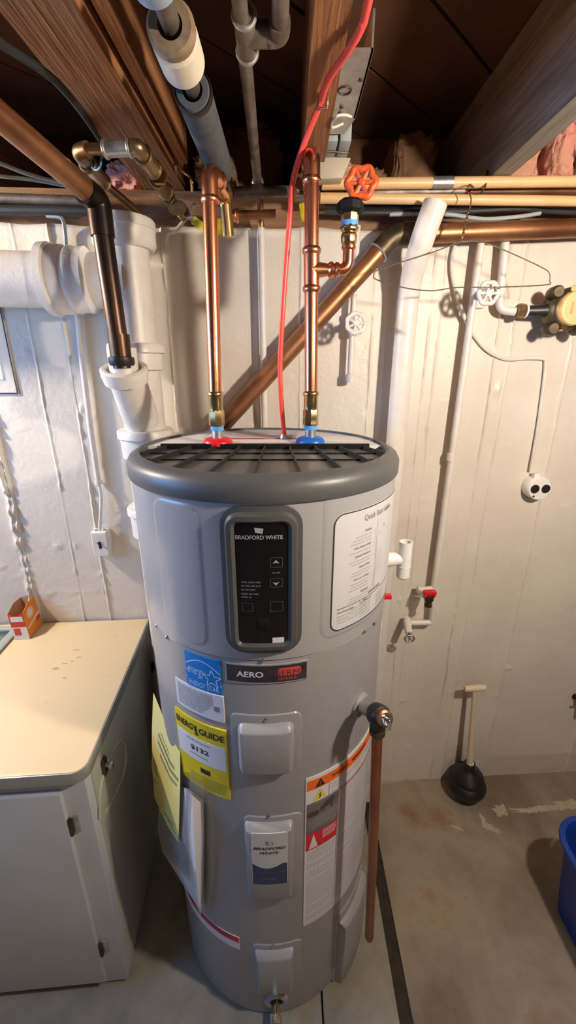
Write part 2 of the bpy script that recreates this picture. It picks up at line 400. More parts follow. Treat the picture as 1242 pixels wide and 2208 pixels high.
for k in (0, 1):
    ya = WIN_Y0 + .05 + k * ((WIN_Y1 - WIN_Y0) / 2 - .035); MB().box((fx - .022, ya, WIN_Z0 + .05), (fx - .018, ya + (WIN_Y1 - WIN_Y0) / 2 - .065, WIN_Z1 - .05)).build('pane', M['glass'], wo, smooth=0)
# floor: base, slabs, the dark joint
fl = st(MB().box((X0 - T, Y0 - T, -.12), (X1 + T, 1.62, -.03)).build('floor', M['concrete_under'], smooth=0), 'stained concrete basement floor')
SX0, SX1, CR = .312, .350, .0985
def slab(x0, x1, y0, y1, mt, sk=0.0):
    bb = MB().box((x0, y0, -.03), (x1, y1, 0.0)); return bb.build('floor_slab', mt, fl, smooth=0, bevel=.0015, bseg=1)
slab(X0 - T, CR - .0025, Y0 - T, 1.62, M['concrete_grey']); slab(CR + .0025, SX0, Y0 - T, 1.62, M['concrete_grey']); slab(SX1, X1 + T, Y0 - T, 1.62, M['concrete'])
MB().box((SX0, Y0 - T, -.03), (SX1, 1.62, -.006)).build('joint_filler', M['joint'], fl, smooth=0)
# lime deposits on the slab near the wall: thin crusts
def crust(name, cx, cy, a, bb_, rot, seedk):
    m = MB(); n = 72; vs = [(cx, cy, .002)]; 
    for rr in (.6, 1.0):
        for i in range(n):
            t = 2 * math.pi * i / n; k = rr * (1 + .6 * noise.noise((math.cos(t) * 1.8 + seedk, math.sin(t) * 1.8, seedk)) + .5 * noise.noise((math.cos(t) * 7 + seedk, math.sin(t) * 7, 3)))
            x, y = a * k * math.cos(t), bb_ * k * math.sin(t); c, s = math.cos(rot), math.sin(rot)
            vs.append((cx + x * c - y * s, cy + x * s + y * c, .0018 if rr < 1 else .0002))
    fs = [(0, 1 + i, 1 + (i + 1) % n) for i in range(n)] + [(1 + i, 1 + n + i, 1 + n + (i + 1) % n, 1 + (i + 1) % n) for i in range(n)]
    return m.add(vs, fs).build(name, M['lime'], fl, smooth=60)
for u, v, a, c, r_ in ((1080, 1748, .035, .022, .2), (1058, 1785, .045, .012, -.5), (1160, 1745, .10, .014, .05), (1225, 1735, .07, .018, .1), (1040, 1765, .012, .02, 0), (1195, 1815, .03, .008, .6), (985, 1785, .02, .006, -.4)):
    p = PZ(u, v, 0); crust('lime_crust', p.x, p.y, a, c, r_, u * .01)
# ceiling: diagonal subfloor planks
ce = st(MB().box((X0 - T, Y0 - T, JT + .025), (X1 + T, 1.75, JT + .05)).build('ceiling', M['concrete_under'], smooth=0), 'dark diagonal board subfloor above the joists')
s2 = math.sqrt(.5); pw = .205; kmin, kmax = -26, 16
def clip_poly(poly, x0, x1, y0, y1):
    for ax, lim, sg in ((0, x0, 1), (0, x1, -1), (1, y0, 1), (1, y1, -1)):
        out = []
        for i in range(len(poly)):
            p, q = poly[i - 1], poly[i]; dp, dq = (p[ax] - lim) * sg, (q[ax] - lim) * sg
            if (dp >= 0) != (dq >= 0):
                t = dp / (dp - dq); out.append((p[0] + (q[0] - p[0]) * t, p[1] + (q[1] - p[1]) * t))
            if dq >= 0: out.append(q)
        poly = out
        if not poly: return []
    return poly
for k in range(kmin, kmax):
    d0 = .836 * s2 + k * pw + .004; d1 = d0 + pw - .008      # signed distance (y-x)/sqrt2
    q = [((-d0 * s2 + t * s2), (d0 * s2 + t * s2)) for t in (-8, 8)] + [((-d1 * s2 + t * s2), (d1 * s2 + t * s2)) for t in (8, -8)]
    q = clip_poly(q, X0 - T, X1 + T, Y0 - T, 1.75)
    if len(q) < 3: continue
    n = len(q); zz = JT + random.uniform(0, .003); m = MB().add([(x, y, zz) for x, y in q] + [(x, y, JT + .024) for x, y in q], [tuple(range(n))[::-1], tuple(range(n, 2 * n))] + [(i, (i + 1) % n, n + (i + 1) % n, n + i) for i in range(n)])
    m.build('plank', M['plank'], ce, smooth=0)
# joists
def joist(x0, x1, mt, label, zb=JB, y1=1.66):
    m = MB(); n = 30; vs = []; 
    for i in range(n + 1):
        y = Y0 + (y1 - Y0) * i / n; a = .0025 * noise.noise((x0 * 7, y * 3, 0)); c = .0025 * noise.noise((x1 * 7, y * 3, 5))
        vs += [(x0 + a, y, zb + a), (x1 + c, y, zb + c), (x1 + c, y, JT), (x0 + a, y, JT)]
    fs = [(0, 1, 2, 3), tuple(4 * n + j for j in (3, 2, 1, 0))]
    for i in range(n):
        for j in range(4): fs.append((4 * i + j, 4 * i + 4 + j, 4 * i + 4 + (j + 1) % 4, 4 * i + (j + 1) % 4))
    o = m.add(vs, fs).build('ceiling_joist', mt, smooth=30); tag(o, label, kind='structure'); return o
joist(-.387, -.334, M['wood'], 'orange-brown floor joist, left half of the doubled pair above the sink cabinet')
joist(-.331, -.279, M['wood'], 'orange-brown floor joist, right half of the doubled pair above the sink cabinet')
joist(-.268, -.246, M['wood'], 'thin wooden board fixed alongside the doubled joists', zb=2.20, y1=1.25)
joist(.035, .084, M['wood'], 'orange-brown floor joist above the heater carrying the red cable')
joist(.507, .556, M['wood_grey'], 'shade-grey floor joist beside the pink insulation')
for x in (-1.30, -.86, .97, 1.43, 1.89, 2.35): joist(x, x + .05, M['wood'], 'dark floor joist beyond the heater bay')
st(MB().box((X0 - T, 1.66, ZTOP), (X1 + T, 1.72, JT)).build('trim_1', M['plank'], smooth=0), 'rim joist closing the joist bays')
# sill plate on the wall top
m = MB(); vs = []; n = 20
for i in range(n + 1):
    x = X0 + (X1 - X0) * i / n; y = wall_y(x) + .025; vs += [(x, y, ZTOP + .004), (x, y + .14, ZTOP + .004), (x, y + .14, JB - .045), (x, y, JB - .045)]
fs = [(0, 1, 2, 3)] + [(4 * i + j, 4 * i + 4 + j, 4 * i + 4 + (j + 1) % 4, 4 * i + (j + 1) % 4) for i in range(n) for j in range(4)] + [tuple(4 * n + j for j in (3, 2, 1, 0))]
st(m.add(vs, fs).build('trim_2', M['sill'], smooth=30), 'wooden sill plate on top of the concrete wall')
m = MB(); vs = []
for i in range(n + 1):
    x = X0 + (X1 - X0) * i / n; y = wall_y(x) + .035; vs += [(x, y, JB - .044), (x, y + .13, JB - .044), (x, y + .13, JB - .003), (x, y, JB - .003)]
st(m.add(vs, fs).build('trim_3', M['sill'], smooth=30), 'upper wooden sill plate under the joists')
# insulation batts stuffed in the joist bays
def batt(x0, x1, y0, y1, z0, z1, mt, label, sd, group=None):
    m = MB(); nu, nv = 72, 48; c = Vector(((x0 + x1) / 2, (y0 + y1) / 2, (z0 + z1) / 2)); h = Vector(((x1 - x0) / 2, (y1 - y0) / 2, (z1 - z0) / 2)); vs = []
    for j in range(nv + 1):
        ph = math.pi * j / nv - math.pi / 2
        for i in range(nu):
            t = 2 * math.pi * i / nu; d = Vector((math.cos(ph) * math.cos(t), math.cos(ph) * math.sin(t), math.sin(ph)))
            e = Vector([math.copysign(abs(q)**.55, q) for q in d]); k = 1 + .16 * noise.noise(e * 2.2 + Vector((sd, 0, 0))) + .14 * noise.noise(e * 5 + Vector((0, sd, 0))) + .09 * noise.noise(e * 12 + Vector((0, sd, 0)))
            vs.append(c + Vector((e.x * h.x, e.y * h.y, e.z * h.z)) * k)
    fs = [(j * nu + i, j * nu + (i + 1) % nu, (j + 1) * nu + (i + 1) % nu, (j + 1) * nu + i) for j in range(nv) for i in range(nu)]
    return tag(m.add(vs, fs).build('insulation_batt', mt, smooth=80), label, 'insulation', group)
batt(.60, .70, 1.40, 1.56, JB + .005, 2.33, M['pink'], 'pink fibreglass clump wedged against the grey joist', 1.0)
batt(.715, .79, 1.38, 1.58, JB + .01, 2.37, M['pink'], 'tall pink fibreglass fold, second from the grey joist', 2.0)
batt(.825, .89, 1.39, 1.58, JB + .005, 2.36, M['pink'], 'pink fibreglass fold, third from the grey joist', 3.3)
batt(.915, .955, 1.40, 1.58, JB + .005, 2.34, M['pink'], 'pink fibreglass fold, furthest from the grey joist', 4.1)
batt(.30, .44, 1.46, 1.62, JB + .005, 2.36, M['brown_insul'], 'brown aged insulation lump in the bay behind the copper drain', 5.2)
batt(.115, .19, 1.36, 1.5, JB + .005, 2.255, M['pink'], 'dusty pink insulation tuft behind the pale junction cover', 6.3)
batt(.185, .28, 1.42, 1.55, JB + .005, 2.265, M['brown_insul'], 'small brown insulation tuft behind the orange handwheel', 7.7)
batt(-.23, -.02, 1.45, 1.6, JB + .005, 2.38, M['brown_insul'], 'brown insulation in the bay behind the grey foam pipe', 8.8)
batt(-.245, -.14, 1.30, 1.44, JB + .002, 2.25, M['brown_insul'], 'small brown insulation wad by the hot pipe elbow', 9.9)
batt(-.50, -.395, 1.37, 1.5, JB + .002, 2.26, M['pink'], 'dusty pink insulation over the white drain stack', 10.4)
# ------------------------------------------------------------------ water heater
ZR0, ZR1 = 1.520, 1.566
wh = thing('water_heater', (HX, HY, 0), 'tall grey cylindrical heat pump water heater with black control panel', 'water heater')
def cmap(th0, z0, r=HR):
    def f(x, z, off): return CPt(th0 + x / r, z0 + z, r + off)
    return f
def crect(L, Rr, T_, B_, r=HR):
    """centre and size on the tank from pixel points on its left, right, top and bottom edge"""
    a, c = cyl(*L, r)[0], cyl(*Rr, r)[0]; zt, zb = cyl(*T_, r)[1], cyl(*B_, r)[1]
    return cmap((a + c) / 2, (zt + zb) / 2, r), (c - a) * r, zt - zb
SEAM = cyl(570, 1424)[1]
MB().lathe([(HR - .008, .004), (HR - .003, .006), (HR - .001, .02), (HR - .001, SEAM - .002), (HR - .004, SEAM)], (HX, HY, 0), seg=128).build('tank_jacket', M['tank_low'], wh)
MB().lathe([(HR - .004, SEAM), (HR + .001, SEAM + .0015), (HR + .001, ZR0 + .004)], (HX, HY, 0), seg=128).build('upper_shroud', M['tank'], wh)
MB().lathe([(HR - .004, ZR0 - .001), (HR + .0055, ZR0), (HR + .007, ZR0 + .004), (HR + .007, ZR0 + .026), (HR + .001, ZR0 + .037), (HR - .011, ZR1 - .002), (HR - .017, ZR1), (HR - .021, ZR1 - .001), (HR - .022, ZR1 - .012)], (HX, HY, 0), seg=128).build('top_rim', M['rim'], wh)
# front half of the top: black grille, back half: pale cover with printed label
RT = HR - .022
yc = PZ(575, 962, ZR1 - .006).y                 # chord between grille and cover
def seg_pts(r, front, n=48):
    h = (HY - yc) / r; a = math.acos(max(-1, min(1, h)))
    if front: return [(HX + r * math.sin(-a + 2 * a * i / n), HY - r * math.cos(-a + 2 * a * i / n)) for i in range(n + 1)]
    return [(HX + r * math.sin(a + (2 * math.pi - 2 * a) * i / n), HY - r * math.cos(a + (2 * math.pi - 2 * a) * i / n)) for i in range(n + 1)]
def slabp(pts, z0, z1): 
    n = len(pts); return MB().add([(x, y, z0) for x, y in pts] + [(x, y, z1) for x, y in pts], [tuple(range(n))[::-1], tuple(range(n, 2 * n))] + [(i, (i + 1) % n, n + (i + 1) % n, n + i) for i in range(n)])
slabp(seg_pts(RT, True), ZR1 - .03, ZR1 - .024).build('grille_tray', M['black'], wh, smooth=0)
slabp(seg_pts(RT, False), ZR1 - .024, ZR1 - .0055).build('top_cover', M['label_white'], wh, smooth=0)
gr = slabp([(HX - .235, yc - .006), (HX + .235, yc - .006), (HX + .235, yc + .004), (HX - .235, yc + .004)], ZR1 - .024, ZR1 - .0005).build('grille', M['black'], wh, smooth=0)
def grille_bar(p, q, t, z0, z1):
    p, q = Vector((*p, 0)), Vector((*q, 0)); d = (q - p).normalized(); n = Vector((-d.y, d.x, 0)) * t; c = (p + q) / 2; c.z = (z0 + z1) / 2
    MB().obox(c, (q - p) / 2, n, (0, 0, (z1 - z0) / 2)).build('grille_bar', M['grille'] if t > .001 else M['black'], gr, smooth=0)
def front_y(x, r=RT - .002): return HY - math.sqrt(max(r * r - (x - HX)**2, 0))
fan = Vector((HX + .01, HY + .62))
for k in range(-4, 5):                          # radiating ribs
    top = Vector((HX + k * .055, yc)); d = (top - fan).normalized(); t = 0
    while (top + d * t - Vector((HX, HY))).length < RT - .003 and t < .3: t += .004
    if t > .02: grille_bar(top, top + d * t, .0011, ZR1 - .022, ZR1 - .003)
for yy in (.06, .125):               # cross ribs, lower
    hw = math.sqrt(max((RT - .004)**2 - (HY - (yc - yy))**2, 0))
    if hw > .02: grille_bar((HX - hw, yc - yy), (HX + hw, yc - yy), .0009, ZR1 - .024, ZR1 - .009)
for sx in (-.185, .185): MB().lathe([(.016, 0), (.016, .012), (.011, .012), (.011, .002)], (HX + sx, yc - .06, ZR1 - .024), seg=20).build('screw_boss', M['black'], gr)
# printed label on the top cover
tm = lambda x, y, off: Vector((HX + x, HY + y, ZR1 - .0054 + off))
tp = MB().line(tm, [(-.16, .11), (-.155, .23)], .0012, .0003).build('printed_line', M['ink_grey'], wh, smooth=0); MB().line(tm, [(.10, .11), (.11, .235)], .0012, .0003).build('printed_line', M['ink_grey'], wh, smooth=0)
lb = MB(); lb.poly(tm, [(-.13, .10), (.09, .10), (.085, .12), (-.125, .12)], .0003); lb.build('red_band', M['badge_red'], tp, smooth=0)
lb = MB()
for y in (.145, .165, .185, .205, .225): greek(lb, tm, -.13, .08, y, .005, .0003)
lb.build('fine_print', M['ink_soft'], tp, smooth=0)
hot = PZ(470, 952, ZR1); cold = PZ(669, 950, ZR1)
for p, mt, nm in ((hot, 'red', 'hot_port_collar'), (cold, 'blue', 'cold_port_collar')):
    MB().lathe([(.034, -.006), (.034, .0), (.029, .007), (.020, .010), (.0145, .010)], p, seg=36).build(nm, M[mt], wh)
# embossed side panels of the shroud
for L, Rr, T_, B_ in (((345, 1240), (441, 1240), (392, 1082), (402, 1384)), ((690, 1240), (835, 1200), (760, 1045), (715, 1378))):
    mp, W_, H_ = crect(L, Rr, T_, B_, HR + .001)
    MB().patch(mp, W_, H_, .03, [(0, -.0006), (.005, .0009), (.010, .0012)]).build('embossed_panel', M['tank'], wh)
# control panel
mp, W_, H_ = crect((481, 1240), (651, 1240), (563, 1090), (570, 1405), HR + .001)
cp = MB().patch(mp, W_, H_, .036, [(0, -.001), (.001, .006), (.009, .007), (.014, .016), (.022, .017), (.027, .011)]).build('control_panel', M['bezel'], wh)
mg, Wg, Hg = crect((499, 1240), (629, 1240), (563, 1124), (570, 1393), HR + .0125)
gl = MB().patch(mg, Wg, Hg, .012, [(0, -.003), (.0005, .0)]).build('touch_panel', M['black_gloss'], cp)
def PX(mp_r, u, v):                             # pixel -> local (x, z) is done through cyl()
    return cyl(u, v, mp_r)
def local(mpth, mpz, r, u, v):
    th, z = cyl(u, v, r); return (th - mpth) * r, z - mpz
def label_frame(L, Rr, T_, B_, r):
    a, c = cyl(*L, r)[0], cyl(*Rr, r)[0]; zt, zb = cyl(*T_, r)[1], cyl(*B_, r)[1]
    return (a + c) / 2, (zt + zb) / 2, (c - a) * r, zt - zb
rg = HR + .0125; th, zz, Wg, Hg = label_frame((499, 1240), (629, 1240), (563, 1124), (570, 1393), rg)
mg = cmap(th, zz, rg); lc = lambda u, v: local(th, zz, rg, u, v)
x, z = lc(557, 1159); x += .001; text(mg, 'BRADFORD WHITE', x, z, Wg * .76, .0075, .0004, M['ink_light'], cp, bold=.02)
x, z = lc(558, 1145); bb = MB(); bb.poly(mg, [(x - .0075, z + .006), (x - .006, z - .003), (x + .006, z - .005), (x + .0075, z + .004)], .0004); bb.build('logo_mark', M['ink_light'], cp, smooth=0)
for v, s in ((1212, 1), (1258, -1)):
    x, z = lc(595, v); bb = MB(); bb.poly(mg, [(x - .006, z - .003 * s), (x, z + .004 * s), (x + .006, z - .003 * s), (x, z - .001 * s)], .0004); bb.build('arrow_mark', M['ink_light'], cp, smooth=0)
bb = MB()
for k, (v, L) in enumerate(((1255, .036), (1263, .034), (1271, .025), (1280, .030), (1287, .018))):
    x, z = lc(520, v); greek(bb, mg, x, x + L, z, .0032, .0004)
bb.build('mode_print', M['ink_dim'], cp, smooth=0)
bb = MB()
for u0, u1, v0, v1 in ((583, 609, 1203, 1222), (583, 609, 1248, 1265), (522, 545, 1300, 1318), (583, 610, 1298, 1317)):
    (a, c), (d, e) = lc(u0, v0), lc(u1, v1); bb.line(mg, [(a, c), (d, c), (d, e), (a, e), (a, c)], .0007, .0003)
x, z = lc(595, 1235); greek(bb, mg, x - .007, x + .007, z, .0025, .0003)
bb.build('button_outline', M['ink_dim'], cp, smooth=0)
x, z = lc(600, 1380); MB().patch(mg, .021, .011, .001, [(0, .0001), (.0002, .0006)], x, z).build('serial_sticker', M['label_white'], cp)
x, z = lc(567, 1347); MB().patch(mg, .022, .026, .005, [(0, .0001), (.0004, .0004)], x, z).build('sensor_window', M['black'], cp)
# screws
def screw(u, v, r=HR, rad=.0042, parent=None):
    th_, z_ = cyl(u, v, r); n = Vector((math.sin(th_), -math.cos(th_), 0)); MB().lathe([(rad, -.002), (rad, .001), (rad * .6, .0026), (.0001, .003)], CPt(th_, z_, r), n, seg=14).build('screw', M['chrome'], parent or wh)
for u, v in ((568, 1424), (337, 1349), (359, 1374), (785, 1362), (806, 1345)): screw(u, v, HR + .001)
# quick start guide
rr = HR + .0027; th, zz, Wq, Hq = label_frame((716, 1230), (846, 1190), (790, 1092), (730, 1352), rr)
zz = (cyl(735, 1108, rr)[1] + cyl(735, 1358, rr)[1]) / 2; Hq = cyl(735, 1108, rr)[1] - cyl(735, 1358, rr)[1]; Wq = max(Wq, .235); th = cyl(716, 1230, rr)[0] + Wq / 2 / rr
mq = cmap(th, zz, rr); L0 = -Wq / 2; Tq = Hq / 2
qs = MB().patch(mq, Wq, Hq, .022, [(0, -.001), (.0004, .0004)]).build('guide_label', M['label_tint'], wh)
pts = []
for cx_, cz_, a0 in ((Wq / 2 - .022, Tq - .022, 0), (L0 + .022, Tq - .022, 90), (L0 + .022, -Tq + .022, 180), (Wq / 2 - .022, -Tq + .022, 270)):
    for k in range(7): a = R(a0 + 15 * k); pts.append((cx_ + .0205 * math.cos(a), cz_ + .0205 * math.sin(a)))
pts.append(pts[0]); p2 = []
for (xa, za), (xb, zb) in zip(pts, pts[1:]):
    n = max(1, int(abs(xb - xa) / .01)); p2 += [(xa + (xb - xa) * k / n, za + (zb - za) * k / n) for k in range(n)]
MB().line(mq, p2 + [p2[0]], .0022, .0008).build('border_line', M['ink'], qs, smooth=0)
text(mq, 'Quick Start Guide', .005, Tq - .021, .105, .014, .0008, M['ink_grey'], qs)
rows = [('Display', 3), ('Heat Pump (Only)', 1), ('Hybrid Standard', 2), ('Hybrid Plus', 2), ('Electric (Only)', 3), ('Vacation', 2), ('Mode', 4)]
z = Tq - .046; xr = L0 + .098; fp = MB()
for nm, k in rows:
    wtx = .0042 * len(nm) * .72; text(mq, nm, xr - wtx / 2, z, wtx, .0062, .0008, M['ink_grey'], qs); z -= .0085
    for j in range(k): greek(fp, mq, xr - random.uniform(.042, .062), xr, z, .0028, .0008); z -= .0062
    z -= .003
fp.build('fine_print', M['ink_soft'], qs, smooth=0)
ml = MB(); q = [(xr + .022, Tq - .036), (xr + .085, Tq - .036), (xr + .085, -Tq + .062), (xr + .022, -Tq + .062), (xr + .022, Tq - .036)]
ml.line(mq, q, .0008, .0008)
for k in range(7): ml.line(mq, [(xr + .004, Tq - .05 - k * .026), (xr + .014, Tq - .055 - k * .024), (xr + .026, .015 - .0075 * k)], .0006, .0008)
for k in range(7): ml.line(mq, [(xr + .027, .018 - k * .0075), (xr + .05, .018 - k * .0075)], .0016, .0008)
ml.line(mq, [(xr + .03, Tq - .065), (xr + .072, Tq - .065)], .003, .0008)
ml.poly(mq, [(xr + .047, Tq - .05), (xr + .047, Tq - .058), (xr + .056, Tq - .058), (xr + .056, Tq - .05)], .0008)
ml.build('diagram', M['ink_soft'], qs, smooth=0)
ml = MB(); ml.line(mq, [(L0 + .014 + k * .01, -Tq + .048) for k in range(21)], .0014, .0008); ml.build('divider_line', M['ink'], qs, smooth=0)
fp = MB(); greek(fp, mq, L0 + .10, L0 + .15, -Tq + .055, .005, .0008); fp.build('fine_print', M['ink_grey'], qs, smooth=0)
text(mq, 'Heat Pump (Only)', L0 + .036, -Tq + .040, .042, .006, .0008, M['ink_grey'], qs); text(mq, 'Hybrid Standard', L0 + .094, -Tq + .041, .040, .006, .0008, M['ink_grey'], qs)
fp = MB()
for k in range(3): greek(fp, mq, L0 + .015, L0 + .015 + .036 - k * .006, -Tq + .031 - k * .007, .003, .0008)
for x_ in (.076, .135):
    for k in range(5): greek(fp, mq, L0 + x_, L0 + x_ + .036, -Tq + .034 - k * .006, .003, .0008)
fp.build('fine_print', M['ink_soft'], qs, smooth=0)
# energy star label
rl = HR + .0003
th, zz, W_, H_ = label_frame((401, 1440), (477, 1460), (440, 1417), (440, 1489), rl); me_ = cmap(th, zz, rl)
es = MB().patch(me_, W_, H_, .001, [(0, -.001), (.0003, .0006)]).build('efficiency_label', M['es_blue'], wh)
bb = MB(); bb.line(me_, [(-W_ * .48 + W_ * .96 * k / 16, H_ * (.06 + .30 * math.sin(math.pi * (.1 + .85 * k / 16)))) for k in range(17)], .0022, .001)
bb.line(me_, [(-W_ / 2, -H_ * .235), (W_ / 2, -H_ * .235)], .0022, .001)
st_ = []
for k in range(11): a = R(90 + 36 * k); q = .021 if k % 2 == 0 else .009; st_.append((W_ * .26 + q * math.cos(a), -.006 + q * math.sin(a)))
bb.line(me_, st_, .0018, .001); bb.line(me_, [(-W_ * .5, .0), (-W_ * .40, -.003)], .0016, .001); bb.build('star_emblem', M['es_line'], es, smooth=0)
text(me_, 'energy', -W_ * .17, -.003, W_ * .5, .021, .001, M['es_line'], es, shear=.35, bold=.0); text(me_, 'ENERGY STAR', 0, -H_ * .36, W_ * .86, .0125, .001, M['es_line'], es, bold=.0)
# white data label
th, zz, W_, H_ = label_frame((381, 1495), (484, 1540), (438, 1490), (438, 1545), rl + .0012); mw = cmap(th, zz, rl + .0012)
dl = MB().patch(mw, W_, H_, .001, [(0, -.002), (.0003, .0004)]).build('data_label', M['label_white'], wh)
fp = MB()
for k in range(11): greek(fp, mw, -W_ * .44, W_ * (.30 - .035 * max(0, k - 4)), H_ * (.38 - .072 * k), .0036, .0008)
bb = MB().patch(mw, .013, .013, .0005, [(0, .0005), (.0002, .0008)], W_ * .37, -.002); bb.build('approval_mark', M['ink_grey'], dl)
fp.build('fine_print', M['ink_soft'], dl, smooth=0)
# energy guide label
re_ = rl + .0022; th, zz, W_, H_ = label_frame((382, 1570), (492, 1650), (440, 1562), (445, 1705), re_); mgd = cmap(th, zz, re_)
eg = MB().patch(mgd, W_, H_, .001, [(0, -.003), (.0003, .0004)]).build('energy_guide_label', M['yellow'], wh)
bb = MB().patch(mgd, W_ * .94, H_ * .34, .0008, [(0, .0003), (.0002, .0008)], 0, H_ * .085); bb.build('white_field', M['label_white'], eg)
text(mgd, 'ENERGY', -W_ * .24, H_ * .385, W_ * .46, .017, .0009, M['ink'], eg, bold=.03); text(mgd, 'GUIDE', W_ * .24, H_ * .375, W_ * .44, .017, .0009, M['ink'], eg, bold=.03)
bb = MB(); bb.line(mgd, [(-.004, H_ * .40), (-.004, H_ * .32)], .004, .0009); bb.poly(mgd, [(-.011, H_ * .325), (.003, H_ * .325), (-.004, H_ * .285)], .0009); bb.build('arrow_mark', M['ink'], eg, smooth=0)
text(mgd, '$132', .0, H_ * .09, W_ * .36, .0155, .001, M['ink'], eg, bold=.03)
bb = MB().patch(mgd, .026, .014, .0005, [(0, .0003), (.0002, .0008)], W_ * .08, -H_ * .20); bb.build('logo_block', M['ink'], eg)
fp = MB()
greek(fp, mgd, -W_ * .25, W_ * .2, H_ * .20, .003, .001); greek(fp, mgd, -W_ * .2, W_ * .15, H_ * .0, .003, .001)
for k in range(5): greek(fp, mgd, -W_ * .25, W_ * .44, -H_ * (.30 + .035 * k), .0025, .0009)
fp.build('fine_print', M['ink_olive'], eg, smooth=0)
# product badge
rb = HR + .0006; th, zz, W_, H_ = label_frame((486, 1450), (664, 1450), (575, 1433), (575, 1474), rb); mb_ = cmap(th, zz, rb)
bd = MB().patch(mb_, W_, H_, .0015, [(0, -.002), (.0004, .0010)]).build('badge', M['silver'], wh)
MB().patch(mb_, W_ - .006, H_ - .006, .001, [(0, .0008), (.0002, .0013)]).build('badge_field', M['badge'], bd)
MB().patch(mb_, W_ * .28, H_ * .42, .006, [(0, .001), (.0002, .0016)], W_ * .27, H_ * .08).build('red_flash', M['badge_red'], bd)
text(mb_, 'AERO', -W_ * .20, 0.0, W_ * .32, H_ * .30, .0018, M['label_white'], bd, bold=.025); text(mb_, 'THERM', W_ * .20, .001, W_ * .38, H_ * .30, .0019, M['badge_purple'], bd, bold=.0)
text(mb_, 'SERIES', W_ * .24, -H_ * .26, W_ * .22, H_ * .13, .0018, M['badge_red'], bd, bold=.0)
# element access covers
def cover(frame, inner, rad=.012, sc_=None):
    mp, W_, H_ = crect(*frame, HR); c = MB().patch(mp, W_, H_, .016, [(0, -.001), (.002, .0016), (.005, .0022)]).build('access_cover', M['tank_low'], wh)
    mi, Wi, Hi = crect(*inner, HR + .0022); MB().patch(mi, Wi, Hi, rad, [(0, -.001), (.001, .004), (.009, .017), (.013, .0185)]).build('raised_boss', M['tank_low'], c)
    if sc_: screw(*sc_, HR + .002, .004, c)
    return c
c1 = cover(((498, 1600), (650, 1600), (573, 1541), (573, 1662)), ((514, 1600), (634, 1600), (573, 1560), (573, 1662)), .014, (573, 1552))
c2 = cover(((528, 1830), (651, 1830), (578, 1760), (580, 1940)), ((529, 1830), (633, 1830), (580, 1772), (582, 1925)), .010, (580, 1760))
c3 = cover(((545, 2080), (650, 2080), (590, 2036), (592, 2120)), ((550, 2080), (634, 2080), (590, 2048), (592, 2130)), .008, (588, 2040))
c4 = cover(((722, 2010), (786, 1980), (755, 1935), (752, 2066)), ((728, 2010), (783, 1970), (757, 1950), (752, 2062)), .008, None)
# maker sticker on the second cover
rs = HR + .0022 + .0186; th, zz, W_, H_ = label_frame((541, 1830), (621, 1830), (580, 1797), (582, 1908), rs); ms = cmap(th, zz, rs)
sk = MB().patch(ms, W_, H_, .008, [(0, -.001), (.0003, .0005)]).build('maker_sticker', M['ink_light'], c2)
sk.data.materials.clear(); sk.data.materials.append(M['label_tint'])
nv = MB(); top = [(-W_ / 2 + .002 + (W_ - .004) * k / 16, -H_ * .08 - H_ * .115 * math.sin(math.pi * min(1, .12 + 1.0 * k / 16)) + H_ * .05 * (1 - k / 16)) for k in range(17)]
for (xa, za), (xb, zb) in zip(top, top[1:]): nv.poly(ms, [(xa, za), (xa, -H_ / 2 + .002), (xb, -H_ / 2 + .002), (xb, zb)], .0008)
nv.build('navy_wave', M['navy'], c2, smooth=0)
text(ms, 'BRADFORD', .0, H_ * .22, W_ * .88, .0085, .0009, M['ink'], c2, shear=.3, bold=.03); text(ms, 'WHITE', .0, H_ * .135, W_ * .52, .0085, .0009, M['ink'], c2, shear=.3, bold=.03)
bb = MB(); bb.poly(ms, [(-.009, H_ * .36), (-.0075, H_ * .29), (-.001, H_ * .285), (-.002, H_ * .355)], .0009); bb.line(ms, [(.001, H_ * .35), (.008, H_ * .34), (.0075, H_ * .285), (.002, H_ * .29)], .0012, .0009); bb.build('logo_mark', M['ink_grey'], c2, smooth=0)
fp = MB(); greek(fp, ms, -W_ * .42, W_ * .42, -H_ * .24, .003, .001); greek(fp, ms, -W_ * .2, W_ * .2, -H_ * .37, .006, .001); fp.build('fine_print', M['ink_dim'], c2, smooth=0)
# warning label
rw = HR + .0003; tL = cyl(657, 1800, rw)[0]; zT = cyl(659, 1680, rw)[1]; zB = cyl(657, 1996, rw)[1]; W_ = .255; H_ = zT - zB; th = tL + W_ / 2 / rw; zz = (zT + zB) / 2; mw = cmap(th, zz, rw); hw, hh = W_ / 2, H_ / 2
wl = MB().patch(mw, W_, H_, .003, [(0, -.001), (.0003, .0005)]).build('warning_label', M['label_white'], wh)
zof = lambda v: cyl(660, v, rw)[1] - zz
xo = lambda u, v: (cyl(u, v, rw)[0] - th) * rw
def band(z0, z1, x0, x1, mt, nm, off=.0008, n=14):
    b_ = MB()
    for k in range(n):
        xa, xb = x0 + (x1 - x0) * k / n, x0 + (x1 - x0) * (k + 1) / n; b_.poly(mw, [(xa, z1), (xa, z0), (xb, z0), (xb, z1)], off)
    return b_.build(nm, M[mt], wl, smooth=0)
zo1, zo0 = zof(1687), zof(1708); band(zo0, zo1, -hw + .003, hw - .003, 'warn_orange', 'orange_band')
xm = xo(690, 1700)
bb = MB(); bb.poly(mw, [(xm - .013, zo0 + .003), (xm + .013, zo0 + .003), (xm, zo1 - .002)], .0011); bb.build('alert_triangle', M['ink'], wl, smooth=0)
